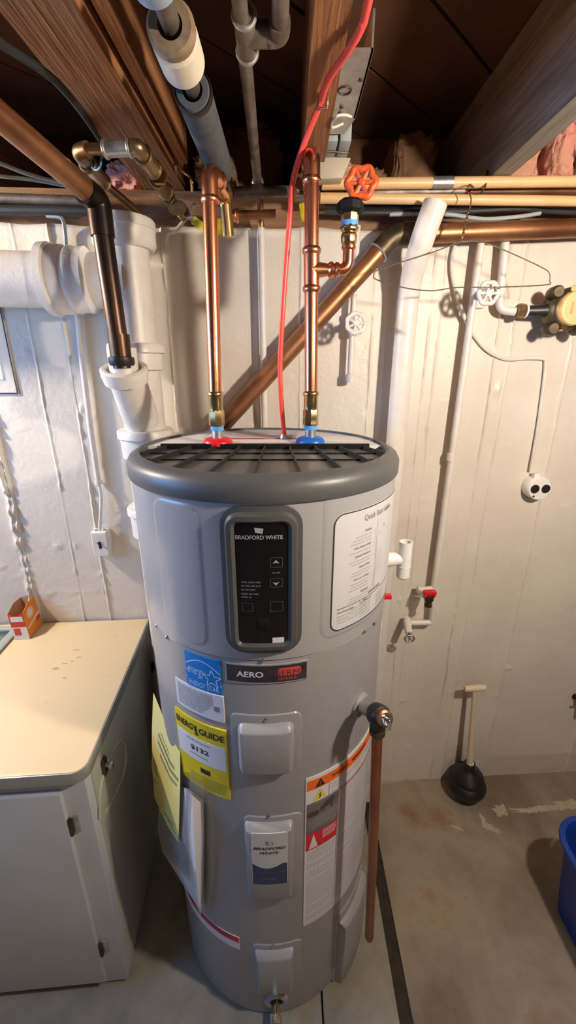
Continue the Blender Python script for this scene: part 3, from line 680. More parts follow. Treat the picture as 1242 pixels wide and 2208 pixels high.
text(mw, '!', xm, (zo0 + zo1) / 2 - .001, .002, .012, .0014, M['warn_orange'], wl); text(mw, 'WARNING', xm + .055, (zo0 + zo1) / 2, .05, .0095, .0011, M['ink'], wl, bold=.02); fp = MB(); greek(fp, mw, xm + .095, xm + .155, (zo0 + zo1) / 2, .0075, .0011); fp.build('fine_print', M['ink'], wl, smooth=0)
zy1, zy0 = zo0 - .004, zof(1736); bb = MB(); bb.poly(mw, [(xm - .019, zy0 + .002), (xm + .019, zy0 + .002), (xm, zy1)], .0009); bb.build('shock_triangle', M['warn_yellow'], wl, smooth=0)
zc = (zy0 + zy1) / 2 - .003; bb = MB(); bb.line(mw, [(xm + .003, zc + .009), (xm - .002, zc + .001), (xm + .003, zc + .001), (xm - .001, zc - .009)], .002, .0012); bb.build('bolt_mark', M['ink'], wl, smooth=0)
xd = xo(708, 1730); bb = MB(); bb.line(mw, [(xd, zo0), (xd, zy0)], .0008, .0009); bb.build('rule_line', M['ink'], wl, smooth=0); bb = MB(); xc = xo(727, 1760)
zp0 = zof(1801); zr0 = zof(1836); bb.line(mw, [(xc, zr0), (xc, -hh + .004)], .0008, .0009); bb.build('rule_line', M['ink'], wl, smooth=0)
band(zp0, zy0, -hw + .003, xc, 'photo_grey', 'printed_photo', .0008, 6)
bb = MB(); zf = zy0 - .02
for xx, z_, r_ in ((-hw + .014, zf - .016, .010), (-hw + .026, zf - .016, .009), (-hw + .044, zf - .01, .008), (-hw + .055, zf - .003, .010), (-hw + .066, zf + .002, .011)):
    bb.poly(mw, [(xx + r_ * math.cos(a), z_ + r_ * math.sin(a)) for a in (2 * math.pi * k / 12 for k in range(12))], .001)
bb.line(mw, [(-hw + .044, zf - .01), (-hw + .07, zf)], .009, .0011); bb.line(mw, [(-hw + .068, zf), (-hw + .068, zf - .022)], .007, .0011); bb.poly(mw, [(-hw + .003, zp0 + .012), (-hw + .003, zp0), (xc, zp0), (xc, zp0 + .020)], .001)
bb.build('photo_detail', M['photo_dark'], wl, smooth=0)
band(zr0, zp0, -hw + .003, xc, 'warn_red', 'red_band', .0009, 6); zc = (zr0 + zp0) / 2
bb = MB(); bb.poly(mw, [(-hw + .010, zr0 + .004), (-hw + .034, zr0 + .004), (-hw + .022, zp0 - .005)], .0012)
for k in range(4): greek(bb, mw, -hw + .046, xc - .005, zp0 - .008 - k * .0075, .0035, .0012)
bb.build('alert_print', M['label_white'], wl, smooth=0)
fp = MB(); z_ = zr0 - .008
while z_ > -hh + .008: greek(fp, mw, -hw + .006, xc - .004, z_, .003, .0009); z_ -= .0072 if random.random() > .18 else .013
z_ = zo0 - .008
while z_ > -hh + .008: greek(fp, mw, xc + .006 if z_ < zy0 else xd + .005, hw - .008, z_, .003, .0009); z_ -= .0072 if random.random() > .15 else .013
fp.build('fine_print', M['ink_soft'], wl, smooth=0)
fp = MB()
for k in range(14): xa = xc + .004 + k * (hw - .006 - xc) / 14; xb = xc + .004 + (k + 1) * (hw - .006 - xc) / 14; fp.poly(mw, [(xa, zy0 - .003), (xa, zy0 - .007), (xb, zy0 - .007), (xb, zy0 - .003)], .001)
fp.build('red_rule', M['badge_red'], wl, smooth=0)
# low red and white strip label
rr = HR + .0004; t1, z1 = cyl(516, 2026, rr); t0 = cyl(432, 1968, rr)[0] - .55; Wd = (t1 - t0) * rr; ms2 = cmap((t0 + t1) / 2, z1 - .018, rr)
sl = MB().patch(ms2, Wd, .052, .001, [(0, -.001), (.0003, .0004)]).build('strip_label', M['label_white'], wh)
bb = MB()
for k in range(14): xa, xb = -Wd / 2 + Wd * k / 14 + .001, -Wd / 2 + Wd * (k + 1) / 14 + .001; bb.poly(ms2, [(xa, .026), (xa, .004), (min(xb, Wd / 2 - .001), .004), (min(xb, Wd / 2 - .001), .026)], .0009)
bb.build('red_band', M['warn_red'], sl, smooth=0); fp = MB(); greek(fp, ms2, -Wd * .1, Wd * .42, .014, .005, .0012); fp.build('fine_print', M['badge_purple'], sl, smooth=0)
# edge label on the far right flank
mp, W_, H_ = cmap(R(82), cyl(800, 1440)[1]), .06, .10
MB().patch(mp, W_, H_, .001, [(0, -.001), (.0003, .0006)]).build('flank_label', M['label_white'], wh)
# drain valve
th, z_ = cyl(596, 2158); n = Vector((math.sin(th), -math.cos(th), 0)); p = CPt(th, z_)
dv = MB().lathe([(.034, -.002), (.034, .002), (.026, .006), (.018, .004), (.016, -.004)], p, n, seg=32).build('drain_collar', M['tank_low'], wh)
q = fillet([p - n * .01, p + n * .045, p + n * .055 + Vector((0, 0, -.05))], .02)
MB().tube(q, .009, 14).lathe([(.013, 0), (.013, .016)], p + n * .03, n, seg=8).torus(p + n * .055 + Vector((0, 0, -.047)), (0, 0, 1), .0095, .003).build('drain_spigot', M['brass'], dv)
MB().lathe([(.016, 0), (.016, .004)], p - n * .001, n, seg=20).build('valve_recess', M['black'], dv)
# condensate tee on the right flank
ct = PY(872, 1205, .95); b_ = MB().tube([ct + Vector((0, 0, .047)), ct - Vector((0, 0, .048))], .0165, 20, caps=False).tube([ct + Vector((0, 0, .047)), ct + Vector((0, 0, .0))], .0125, 20, caps=False)
b_.lathe([(.0165, 0), (.0125, 0)], ct + Vector((0, 0, .047)), seg=20, caps=False).lathe([(.0165, 0), (.014, -.004), (.0001, -.006)], ct - Vector((0, 0, .048)), seg=20).tube([ct - Vector((0, 0, .018)), ct - Vector((0, 0, .0195))], .0172, 20)
tee = b_.build('condensate_tee', M['pvc'], wh)
d = Vector((HX - ct.x, HY - ct.y, 0)).normalized(); L = (Vector((HX, HY, 0)) - Vector((ct.x, ct.y, 0))).length - HR + .004
MB().tube([ct, ct + d * L * .55, ct + d * L], [.0125, .0185, .021], 20).build('branch', M['pvc'], tee)
p = PY(842, 1286, 1.0); MB().box(p - Vector((.05, .007, .006)), p + Vector((.002, .007, .006))).build('red_plug', M['red'], wh, bevel=.001)
# temperature and pressure relief valve
th, z_ = cyl(776, 1520); n0 = Vector((math.sin(th), -math.cos(th), 0)); p = CPt(th, z_)
tpd = (PY(826, 1547, p.y - .088) - p)
n = tpd.normalized(); LT = tpd.length
pr = MB().tube([p - n * .01, p + n * LT * .8], .0155, 24).build('relief_valve', M['steel'], wh)
MB().lathe([(.030, -.004), (.030, .003), (.024, .008), (.017, .008)], p, n0, seg=32).build('collar', M['tank_low'], pr)
e = p + n * LT
MB().lathe([(.0205, -.034), (.0225, -.030), (.0225, -.008), (.019, -.002)], e, n, seg=20).build('black_wrap', M['black_rubber'], pr, bevel=.001)
MB().lathe([(.0165, -.004), (.0165, .010), (.012, .013)], e, n, seg=24).build('valve_head', M['copper_old'], pr)
MB().lathe([(.012, .0), (.012, .002), (.0001, .003)], e + n * .011, n, seg=20).build('end_cap', M['chrome'], pr)
lv = e + n * .014; MB().tube([lv, lv + n * .013], .004, 10).tube(fillet([lv + n * .010 + Vector((0, 0, .006)), lv + n * .014, lv + n * .013 - Vector((0, 0, .022))], .005), .0042, 10, flat=.5).build('test_lever', M['chrome'], pr)
MB().tube([e - n * .022, e - n * .018 - Vector((0, 0, .040))], [.019, .0145], 20).build('outlet', M['black_rubber'], pr)
MB().tube([e - n * .018 - Vector((0, 0, .034)), e - n * .018 - Vector((0, 0, .047))], .0165, 20).build('outlet_ring', M['bronze'], pr)
dp0 = e - n * .018 - Vector((0, 0, .040)); dp1 = PY(796, 2024, dp0.y - .005)
dpo = MB().tube([dp0, dp0.lerp(dp1, .985), dp1], [.0112, .0112, .0085], 24).build('discharge_pipe', M['copper_pipe']); tag(dpo, 'straight reddish copper discharge pipe hanging down from the relief valve', 'pipe')
# ------------------------------------------------------------------ copper pipes on the heater
def clamp_ring(b_, c, ax, r, wd=.004, bead=.002):
    return b_.lathe([(r, -wd), (r + bead, -wd * .4), (r + bead, wd * .4), (r, wd)], c, ax, seg=24)
UP = Vector((0, 0, 1))
def adapter(base, parent):                      # dielectric nipple, brass press adapter
    MB().tube([base + UP * .006, base + UP * .030], .0125, 20).build('steel_nipple', M['steel'], parent)
    MB().tube([base + UP * .026, base + UP * .043], .0150, 20).build('thread_tape', M['blue_tape'], parent)
    b_ = MB().lathe([(.0165, .036), (.018, .040), (.018, .068), (.0165, .072)], base, UP, seg=8)
    b_.lathe([(.016, .070), (.016, .100), (.0175, .102), (.0185, .106), (.0175, .110), (.0155, .112)], base, UP, seg=24).build('brass_adapter', M['brass'], parent)
RC = .0143
hp = thing('hot_water_pipe', hot, 'plain bright copper riser from the red collar of the heater', 'pipe')
adapter(hot, hp); ht = PY(451, 385, hot.y + .005)
pts = [hot + UP * .108, ht + UP * .012, ht + Vector((.012, .10, .012))]
MB().tube(fillet(pts, .035), RC, 24).build('riser', M['copper'], hp)
b_ = MB(); c = ht - UP * .035; clamp_ring(b_, c, UP, RC + .0018, .006, .0025)
b_.tube(fillet([c, ht + UP * .014, ht + Vector((.010, .05, .014))], .035), RC + .0018, 24); q = ht + Vector((.010, .05, .014)); clamp_ring(b_, q, (.1, 1, 0), RC + .0018, .005, .0025); b_.build('press_elbow', M['copper'], hp)
b_ = MB(); q = ht + Vector((.012, .10, .012)); b_.tube(fillet([q, q + Vector((.0, .03, 0)), q + Vector((.004, .035, -.075))], .02), .0135, 18).lathe([(.019, 0), (.019, .018)], q + Vector((0, .005, 0)), (0, 1, 0), seg=8); b_.build('brass_union', M['brass'], hp)
cw = thing('cold_water_pipe', cold, 'bright copper riser with press tee from the blue collar of the heater', 'pipe')
adapter(cold, cw); ctp = PY(672, 352, cold.y); tz = PY(672, 582, cold.y)
pts = [cold + UP * .108, ctp + UP * .015, ctp + Vector((.0, .16, .018))]
MB().tube(fillet(pts, .035), RC, 24).build('riser', M['copper'], cw)
b_ = MB(); c = ctp - UP * .028; clamp_ring(b_, c, UP, RC + .0018, .006, .0025); b_.tube(fillet([c, ctp + UP * .016, ctp + Vector((.0, .05, .018))], .035), RC + .0018, 24); clamp_ring(b_, ctp + Vector((0, .05, .018)), (0, 1, 0), RC + .0018, .005, .0025); b_.build('press_elbow', M['copper'], cw)
tt, tb = PY(672, 536, cold.y), PY(672, 628, cold.y)
b_ = MB().tube([tt, tb], RC + .0018, 24)
for c in (tt - UP * .004, tb + UP * .004): clamp_ring(b_, c, UP, RC + .0018, .007, .003)
br = PY(745, 583, cold.y); b_.tube([tz, Vector((tz.x + .016, tz.y, tz.z)), Vector((tz.x + .034, tz.y, tz.z)), Vector((tz.x + .042, tz.y, tz.z))], [.0165, .0145, .0115, .0115], 20); clamp_ring(b_, Vector((tz.x + .040, tz.y, tz.z)), (1, 0, 0), .0122, .006, .003)
b_.build('press_tee', M['copper'], cw)
rt = PY(752, 522, cold.y); bx = rt.x
b_ = MB().tube(fillet([Vector((tz.x + .04, tz.y, tz.z)), Vector((bx, tz.y, tz.z)), Vector((bx, tz.y, rt.z))], .034, 8), .0112, 20)
clamp_ring(b_, Vector((tz.x + .052, tz.y, tz.z)), (1, 0, 0), .0116, .005, .0028); clamp_ring(b_, Vector((bx, tz.y, tz.z + .04)), UP, .0116, .005, .0028); b_.build('branch_elbow', M['copper'], cw)
# branch valve with orange handwheel
vb = Vector((bx, tz.y, rt.z)); vz = lambda v: PY(752, v, cold.y).z
bv = thing('branch_valve', vb, 'brass valve with black cap nut and orange handwheel on the copper branch', 'valve')
MB().lathe([(.0135, -.006), (.0165, 0), (.0165, .012), (.014, .016), (.0185, .020), (.0185, vz(490) - vb.z), (.016, vz(484) - vb.z)], vb, UP, seg=8).build('valve_body', M['brass'], bv, bevel=.0008)
MB().lathe([(.0172, vz(491) - vb.z), (.0172, vz(478) - vb.z)], vb, UP, seg=24).build('tape_band', M['blue_tape'], bv)
MB().lathe([(.016, vz(480) - vb.z), (.0178, vz(474) - vb.z), (.0178, vz(458) - vb.z)], vb, UP, seg=8).build('brass_neck', M['brass'], bv)
MB().lathe([(.021, vz(462) - vb.z), (.026, vz(456) - vb.z), (.026, vz(440) - vb.z), (.020, vz(432) - vb.z), (.008, vz(430) - vb.z)], vb, UP, seg=48, lobes=8, la=.05).build('cap_nut', M['black'], bv)
hc = PY(779, 394, cold.y - .005)
MB().tube([Vector((vb.x, vb.y, vz(432))), (Vector((vb.x, vb.y, vz(418))) + hc) / 2, hc + Vector((0, .014, 0))], .006, 12).build('stem', M['black_rubber'], bv)
def handwheel(parent, c, n, RR, r, mt, spokes=6, lobes=6, la=.06, hub=.25, name='handwheel'):
    b_ = MB().torus(c, n, RR, r, 48, 10, lobes, la); x, y, nn = basis(n)
    for k in range(spokes):
        a = 2 * math.pi * (k + .0) / spokes; d = x * math.cos(a) + y * math.sin(a); b_.tube([c, c + d * RR * .98], r * .72, 8)
    b_.lathe([(RR * hub, -r * 1.4), (RR * hub, r * .9), (RR * hub * .6, r * 1.3), (.0001, r * 1.3)], c, n, seg=18)
    return b_.build(name, M[mt], parent)
handwheel(bv, hc, (-.15, -1, .15), .0255, .0062, 'orange', 6, 6, .10)
# yellow-tagged lever behind the cold riser
def lever_valve(name, p, q, label, mt='yellow', body='brass_old', n=None):
    p, q = Vector(p), Vector(q); t = thing(name, p, label, 'valve'); d = (q - p).normalized()
    MB().lathe([(.016, -.022), (.016, -.012), (.013, -.010), (.0155, 0), (.013, .010), (.016, .012), (.016, .022)], p, n or (0, 1, 0), seg=12).tube([p, p + d * .018], .006, 10).build('valve_body', M[body], t)
    x = d.cross(Vector((0, 1, 0))).normalized()
    MB().obox((p * .5 + q * .5) + d * .004, d * (q - p).length * .42, x * .006, Vector((0, 1, 0)) * .0015).build('lever', M['steel'], t)
    MB().obox(q - d * .012, d * .024, x * .009, Vector((0, 1, 0)) * .0035).build('grip', M[mt], t, bevel=.001)
    return t
lever_valve('lever_valve', PY(648, 400, 1.17), PY(657, 468, 1.13), 'ball valve with dull yellow lever half hidden by the cold riser')
lever_valve('lever_valve', PY(466, 432, 1.17), PY(478, 498, 1.12), 'brass ball valve with yellow lever right of the hot riser')
lever_valve('lever_valve', PY(392, 455, 1.22), PY(436, 489, 1.18), 'ball valve with bright yellow lever at the end of the brass fittings')
# red cable down to the heater
zc = JB - .007
cab = [Vector((.098, -.6, zc + .02)), Vector((.10, .1, zc + .014)), Vector((.103, .5, zc + .012)), PZ(795, 0, zc + .006), PZ(778, 62, zc), PZ(750, 110, zc - .004), PZ(712, 165, zc), PZ(697, 200, zc), PZ(690, 224, zc), PY(655, 312, .985), PY(632, 390, 1.0), PY(625, 470, 1.0), PY(616, 580, 1.005), PY(608, 700, 1.01), PY(604, 790, 1.015), PY(607, 870, 1.02)]
ce_ = PZ(613, 944, ZR1 - .004); cab.append(ce_ + Vector((0, 0, .004)))
rc = thing('power_cable', ce_, 'flat red power cable running from the joist down to the heater top', 'cable')
MB().tube(spline(cab, 8), .0058, 14, flat=.75).build('cable_sheath', M['red_cable'], rc)
MB().lathe([(.011, -.003), (.011, .004), (.008, .009)], ce_, UP, seg=16).box(ce_ + Vector((-.022, -.004, 0)), ce_ + Vector((-.008, .004, .008))).box(ce_ + Vector((.008, -.004, 0)), ce_ + Vector((.03, .004, .008))).build('cable_clamp', M['steel'], rc)
p = PZ(697, 214, JB - .004); MB().tube(fillet([p + Vector((-.008, 0, .004)), p + Vector((-.008, 0, -.012)), p + Vector((.008, 0, -.012)), p + Vector((.008, 0, .004))], .003), .0015, 8).build('staple', M['chrome'], rc)
# ------------------------------------------------------------------ foam covered pipe, galvanised pipes overhead
fx, fz = -.15, 2.14
fo = thing('insulated_pipe', (fx, .7, fz), 'overhead pipe wearing grey and white foam sleeves beside the doubled joists', 'pipe')
MB().tube([(fx, -1.5, fz + .004), (fx, 1.27, fz + .004)], .0125, 18).build('pipe', M['iron'], fo)
def sleeve(y0, y1, r, mt, nm='foam_sleeve', ir=.016):
    MB().lathe([(ir, 0), (r - .004, 0), (r, .005), (r, y1 - y0 - .006), (r - .006, y1 - y0), (ir, y1 - y0), (ir, 0)], (fx, y0, fz), (0, 1, 0), seg=28, caps=False).build(nm, M[mt], fo)
sleeve(-1.4, .642, .0275, 'foam_blue'); sleeve(.722, .778, .0315, 'foam_white', 'white_sleeve'); sleeve(.703, .7225, .0312, 'foam_stain', 'stained_end'); sleeve(.835, 1.12, .029, 'foam')
MB().lathe([(.029, 0), (.0305, .003), (.0305, .012), (.029, .016)], (fx, .836, fz), (0, 1, 0), seg=28, caps=False).build('sleeve_collar', M['black_rubber'], fo)
MB().tube(spline([(fx - .05, .40, fz + .05), (fx - .045, .52, fz + .01), (fx - .03, .60, fz + .022), (fx - .015, .64, fz + .03)], 6), .004, 8).build('hanger_strap', M['brass_old'], fo)
gp = thing('steel_water_line', (-.075, 1.25, 2.17), 'slim galvanised water line with a tee running along the joist bay', 'pipe')
a0, a1 = PZ(512, -40, 2.17), PZ(556, 396, 2.17)
MB().tube([a0 - (a1 - a0).normalized() * 1.6, a1], .0105, 16).build('pipe', M['iron'], gp)
t0 = PZ(530, 74, 2.17); t1 = PZ(603, 74, 2.17); dd = (a1 - a0).normalized()
MB().tube([t0 - dd * .035, t0 + dd * .035], .0145, 16).tube([t0, t0 + (t1 - t0).normalized() * .035], .0145, 16).build('tee', M['iron'], gp)
for k in (-.034, .034): MB().torus(t0 + dd * k, dd, .0145, .003, 24, 8).build('tee_band', M['steel'], gp)
MB().tube(fillet([t0, t1, t1 + (PZ(606, -40, 2.17) - t1).normalized() * 1.6], .016), .0115, 16).build('branch', M['iron'], gp)
MB().tube(fillet([t0.lerp(t1, .62), t1, t1 + (PZ(606, -40, 2.17) - t1).normalized() * .025], .016), .0145, 16).build('elbow', M['iron'], gp)
MB().lathe([(.012, 0), (.015, .003), (.015, .012), (.011, .014)], a1 - dd * .012, dd, seg=16).build('coupling', M['steel'], gp)
# manifold pipe along the wall top
mp0, mp1 = PY(505, 415, 1.26), PY(690, 412, 1.26)
o = MB().tube([mp0, mp1], .0125, 16).lathe([(.016, -.015), (.016, .015)], PY(556, 413, 1.26), (1, 0, 0), seg=16).build('manifold_pipe', M['iron']); tag(o, 'dark horizontal pipe with a coupling along the wall top behind the risers', 'pipe')
q0, q1 = PY(472, 465, 1.235), PY(560, 462, 1.235)
mc = thing('copper_stub', q0, 'short copper pipe with press fitting beside the hot riser at the wall top', 'pipe')
MB().tube([q0 + Vector((.012, 0, 0)), q1 + Vector((.04, 0, 0))], .0105, 16).build('pipe', M['copper_old'], mc)
b_ = MB().tube([q0 + Vector((.006, 0, 0)), q0 + Vector((.05, 0, 0))], .0135, 18)
for k in (.012, .026, .046): clamp_ring(b_, q0 + Vector((k, 0, 0)), (1, 0, 0), .0135, .004, .0025)
b_.build('press_fitting', M['copper'], mc)
o = MB().tube([PY(560, 400, 1.275), PW(563, 498, .022)], .0085, 14).build('drop_pipe', M['copper_old']); tag(o, 'thin brown copper drop pipe above the white painted wall pipe', 'pipe')
a = PW(563, 492, .03); o = MB().tube([a, Vector((a.x, a.y, .05))], .0092, 14).build('painted_pipe', M['paint']); tag(o, 'thin white painted pipe running down the wall behind the heater', 'pipe')
# ------------------------------------------------------------------ left brass fittings
bf = thing('brass_fittings', PZ(300, 322, 2.12), 'looping run of tarnished brass elbows and couplings under the doubled joists', 'pipe')
Z = 2.12; P_ = lambda u, v, z=Z: PZ(u, v, z)
pa = [P_(300, 460, 2.10), P_(225, 396), P_(168, 328), P_(186, 322), P_(298, 318), P_(345, 398), P_(372, 440, 2.115), PY(392, 458, 1.22)]
MB().tube(fillet(pa, .02, 5), .0095, 16).build('pipe', M['brass_old'], bf)
def fit(i0, c0, c1, r, mt='brass_old', nm='coupling', bead=True):
    d = (c1 - c0).normalized(); b_ = MB().tube([c0, c1], r, 18)
    if bead:
        for c in (c0, c1): b_.torus(c, d, r, .0028, 24, 8)
    b_.build(nm, M[mt], bf)
fit(0, P_(188, 352), P_(222, 392), .0155); fit(0, P_(228, 322), P_(280, 319), .0135, 'steel', 'steel_coupling'); fit(0, P_(308, 334), P_(330, 364), .0165); fit(0, P_(338, 385), P_(356, 412), .0165); fit(0, P_(362, 424), P_(376, 446, 2.115), .015)
MB().tube(fillet([P_(180, 344), P_(168, 328), P_(190, 322)], .02), .0135, 16).build('elbow', M['brass_old'], bf); MB().tube(fillet([P_(285, 319), P_(298, 318), P_(310, 338)], .02), .0140, 16).build('elbow', M['brass_old'], bf)
d = (P_(356, 412) - P_(308, 334)).normalized(); MB().lathe([(.02, -.006), (.02, .006)], P_(343, 376), d, seg=6).build('hex_nut', M['brass'], bf)
for u, v in ((207, 345), (190, 380)):
    p = P_(u, v); MB().torus(p, (.4, .6, 0), .0165, .002, 24, 6).build('blue_band', M['blue_tape'], bf)
o = MB().tube(spline([PZ(386, 352, 2.20), PZ(392, 368, 2.14), PZ(408, 380, 2.13), PZ(413, 392, 2.12), PZ(414, 412, 2.11)], 6), .0032, 8).build('hook_wire', M['brass']); tag(o, 'bent brass-coloured wire hook left of the hot riser elbow', 'wire')
a = PW(362, 505, .01); o = MB().tube(spline([PY(420, 440, 1.27), PW(395, 478, .02), PW(378, 498, .02), PW(362, 506, .012), PW(358, 530, .01)], 6), .005, 8).build('white_cable', M['white_cable']); tag(o, 'short white cable bending over the wall top beside the drain stack', 'cable')
# ------------------------------------------------------------------ cables and pipes in the upper left corner
def cable(name, pts, r, mt, label, cat='cable', group=None, seg=8):
    o = MB().tube(spline(pts, 8), r, seg).build(name, M[mt]); tag(o, label, cat, group); return o
cable('black_cable', [PY(-500, -380, .3), PY(-60, 30, .62), PY(0, 92, .72), PY(130, 185, .85), PY(215, 300, 1.1), PY(222, 335, 1.2)], .006, 'black_cable', 'black cable sagging from the far joist to the brass fittings')
cable('grey_cable', [PY(-600, 270, .95), PY(-60, 335, 1.1), PY(0, 352, 1.15), PY(60, 375, 1.2), PY(130, 392, 1.24), PY(240, 402, 1.27)], .0045, 'grey_cable', 'pale blue-grey cable above the copper drain elbow')
cable('grey_cable', [PY(-600, 300, .95), PY(-60, 370, 1.1), PY(0, 380, 1.15), PY(70, 388, 1.22), PY(150, 402, 1.26)], .004, 'grey_cable', 'thin dark-shadowed grey cable looping under the pale blue-grey cable')
for u0, v0, u1, v1, r_, mt, lab in ((-680, 403, 205, 434, .011, 'iron', 'grey conduit along the wall top, upper one left of the copper drain'), (-680, 445, 205, 455, .011, 'black_cable', 'black conduit along the wall top, lower one left of the copper drain')):
    o = MB().tube([PY(u0, v0, 1.24), PY(u1, v1, 1.26)], r_, 14).build('conduit', M[mt]); tag(o, lab, 'conduit')
cable('grey_cable', [PY(100, 465, 1.26), PW(132, 470, .03), PW(140, 500, .012), PW(143, 545, .012)], .005, 'grey_cable', 'short grey cable dropping behind the horizontal white drain pipe')
cable('black_cable', [PY(700, 455, 1.28), PY(820, 458, 1.28), PY(1000, 455, 1.3), PY(1130, 450, 1.3), PY(1300, 458, 1.33), PY(2200, 470, 1.42)], .007, 'black_cable', 'black cable under the tan pipes along the wall top')
cable('grey_cable', [PY(840, 462, 1.28), PY(960, 462, 1.28), PY(1040, 472, 1.29), PY(1110, 468, 1.29), PY(1165, 460, 1.30)], .0048, 'grey_cable', 'pale grey cable drooping above the long copper drain')
cable('black_cable', [PY(700, 440, 1.30), PY(900, 446, 1.30), PY(1100, 441, 1.325), PY(1300, 445, 1.34), PY(2200, 450, 1.43)], .006, 'black_cable', 'second black cable pressed against the sill plate')
# ------------------------------------------------------------------ copper drain at the left
dc = thing('copper_drain', PY(265, 790, 1.05), 'dark tarnished copper drain dropping into the white hub', 'pipe')
a, b2 = PY(262, 775, 1.055), PY(214, 446, 1.055); far = PZ(-10, 255, 2.11); far2 = b2 + (far - b2) * 3.2
MB().tube(fillet([b2 - UP * .03, b2 + UP * .012, far2], .03), .0225, 28).build('run', M['copper_old'], dc)
MB().tube([a - UP * .02, b2 - UP * .03], .0215, 28).build('drop', M['copper_dark'], dc)
MB().tube(fillet([b2 - UP * .055, b2 + UP * .012, b2.lerp(far, .17) + UP * .008], .03), .0255, 28).build('elbow', M['copper_dark'], dc)
MB().tube([a + UP * .055, a - UP * .01], .0245, 28).build('coupling', M['copper_dark'], dc)
MB().lathe([(.0265, -.006), (.030, 0), (.0295, .012), (.0245, .014)], a - UP * .008, UP, seg=28).build('seal', M['black_rubber'], dc)
# ------------------------------------------------------------------ white drain stack
sy = 1.222; sx = PY(306, 855, sy).x
ds = thing('drain_stack', (sx, sy, 0), 'big white painted drain stack with branch hubs standing against the wall', 'pipe')
zv = lambda v, y=sy: PY(306, v, y).z
RP, RH = .057, .076
MB().lathe([(RP, 0.0), (RP, zv(490))], (sx, sy, 0), UP, seg=40).build('stack_pipe', M['paint'], ds)
def hub(v0, v1, r=RH, nm='hub'):
    z1, z0 = zv(v0), zv(v1); MB().lathe([(RP - .003, z1 + .002), (r - .003, z1), (r, z1 - .004), (r, z1 - .022), (r - .007, z1 - .026), (r - .008, z0 + .004), (RP, z0)], (sx, sy, 0), UP, seg=40).build(nm, M['paint'], ds)
hub(742, 800); hub(925, 985, .079); hub(1088, 1150, .079); hub(475, 530, .079)
MB().lathe([(RP + .012, zv(540)), (RP + .020, zv(530)), (RP + .020, zv(490)), (RP, zv(484))], (sx, sy, 0), UP, seg=40).build('upper_fitting', M['paint'], ds)
bc = PY(268, 800, 1.075)                        # branch wye towards the room
w0 = Vector((sx, sy - .02, zv(905))); ax = (bc - w0).normalized()
MB().tube([w0, w0.lerp(bc, .5), bc - ax * .02], [.05, .047, .044], 28).build('wye_arm', M['paint'], ds)
MB().lathe([(.040, -.030), (.052, -.026), (.056, -.006), (.056, .006), (.050, .010), (.043, .009), (.043, -.02)], bc, (ax * .55 + UP * .6), seg=36, caps=False).build('wye_hub', M['paint'], ds)
MB().lathe([(.042, 0), (.040, .004), (.0001, .005)], bc - UP * .008, (ax * .55 + UP * .6), seg=30).build('hub_putty', M['counter_stain'], ds)
MB().lathe([(.034, -.03), (.034, .03), (.031, .032), (.027, .032), (.027, -.02)], bc + UP * .022, UP, seg=30, caps=False).build('bushing', M['paint'], ds)
hz = PY(150, 604, sy).z; rh = .064
hp0 = Vector((-1.5, wall_y(-1.5) - .11, hz)); hp1 = Vector((sx, sy, hz - .004)); hd = (hp1 - hp0).normalized()
MB().tube([hp0, hp1], rh, 40).build('branch_pipe', M['paint'], ds)
xx = PY(112, 604, sy - .05); h0 = hp0 + hd * ((PY(110, 604, sy).x - hp0.x) / hd.x); h1 = hp0 + hd * ((PY(205, 604, sy).x - hp0.x) / hd.x); HL = (h1 - h0).length
MB().lathe([(rh, -.006), (rh + .020, 0), (rh + .021, .018), (rh + .015, .022), (rh + .016, HL * .45), (rh + .012, HL * .5), (rh + .015, HL * .62), (rh + .011, HL * .7), (rh + .013, HL * .92), (rh, HL)], h0, hd, seg=44).build('branch_hub', M['paint'], ds)
# ------------------------------------------------------------------ left conduit and switch
cn = thing('switch_box', PW(224, 1165, .02), 'small white painted surface switch box under a thin conduit', 'switch')
c = PW(224, 1165, .0); uvx = Vector((1, WB, 0)).normalized(); nw = Vector((uvx.y, -uvx.x, 0))
def wmap(c): return lambda x, z, off: c + uvx * x + UP * z + nw * off
MB().patch(wmap(c), .052, .088, .006, [(0, 0), (.0, .030), (.004, .036)], m=3).build('box', M['paint'], cn)
bb = MB().patch(wmap(c), .010, .026, .0048, [(0, .034), (.0003, .0366)], 0, -.002, m=3); bb.build('switch_slot', M['socket'], cn)
MB().tube([c + nw * .034, c + nw * .048 + UP * .010], [.0045, .0035], 10).build('toggle', M['socket'], cn)
for sx_ in (-.013, .013): MB().tube([c + uvx * sx_ + nw * .02 + UP * .042, c + uvx * sx_ + nw * .02 + UP * .050], .006, 12).build('box_ear', M['paint'], cn)
pc = [PW(164, 640, .013), PW(175, 760, .013), PW(196, 930, .013), PW(212, 1040, .013)]
MB().tube(pc, .0085, 12).lathe([(.011, -.006), (.011, .006)], pc[-1], UP, seg=12).build('conduit', M['paint'], cn)
MB().tube(spline([pc[-1], PW(218, 1075, .018), c + nw * .02 + UP * .045], 5), .005, 10).build('lead', M['paint'], cn)
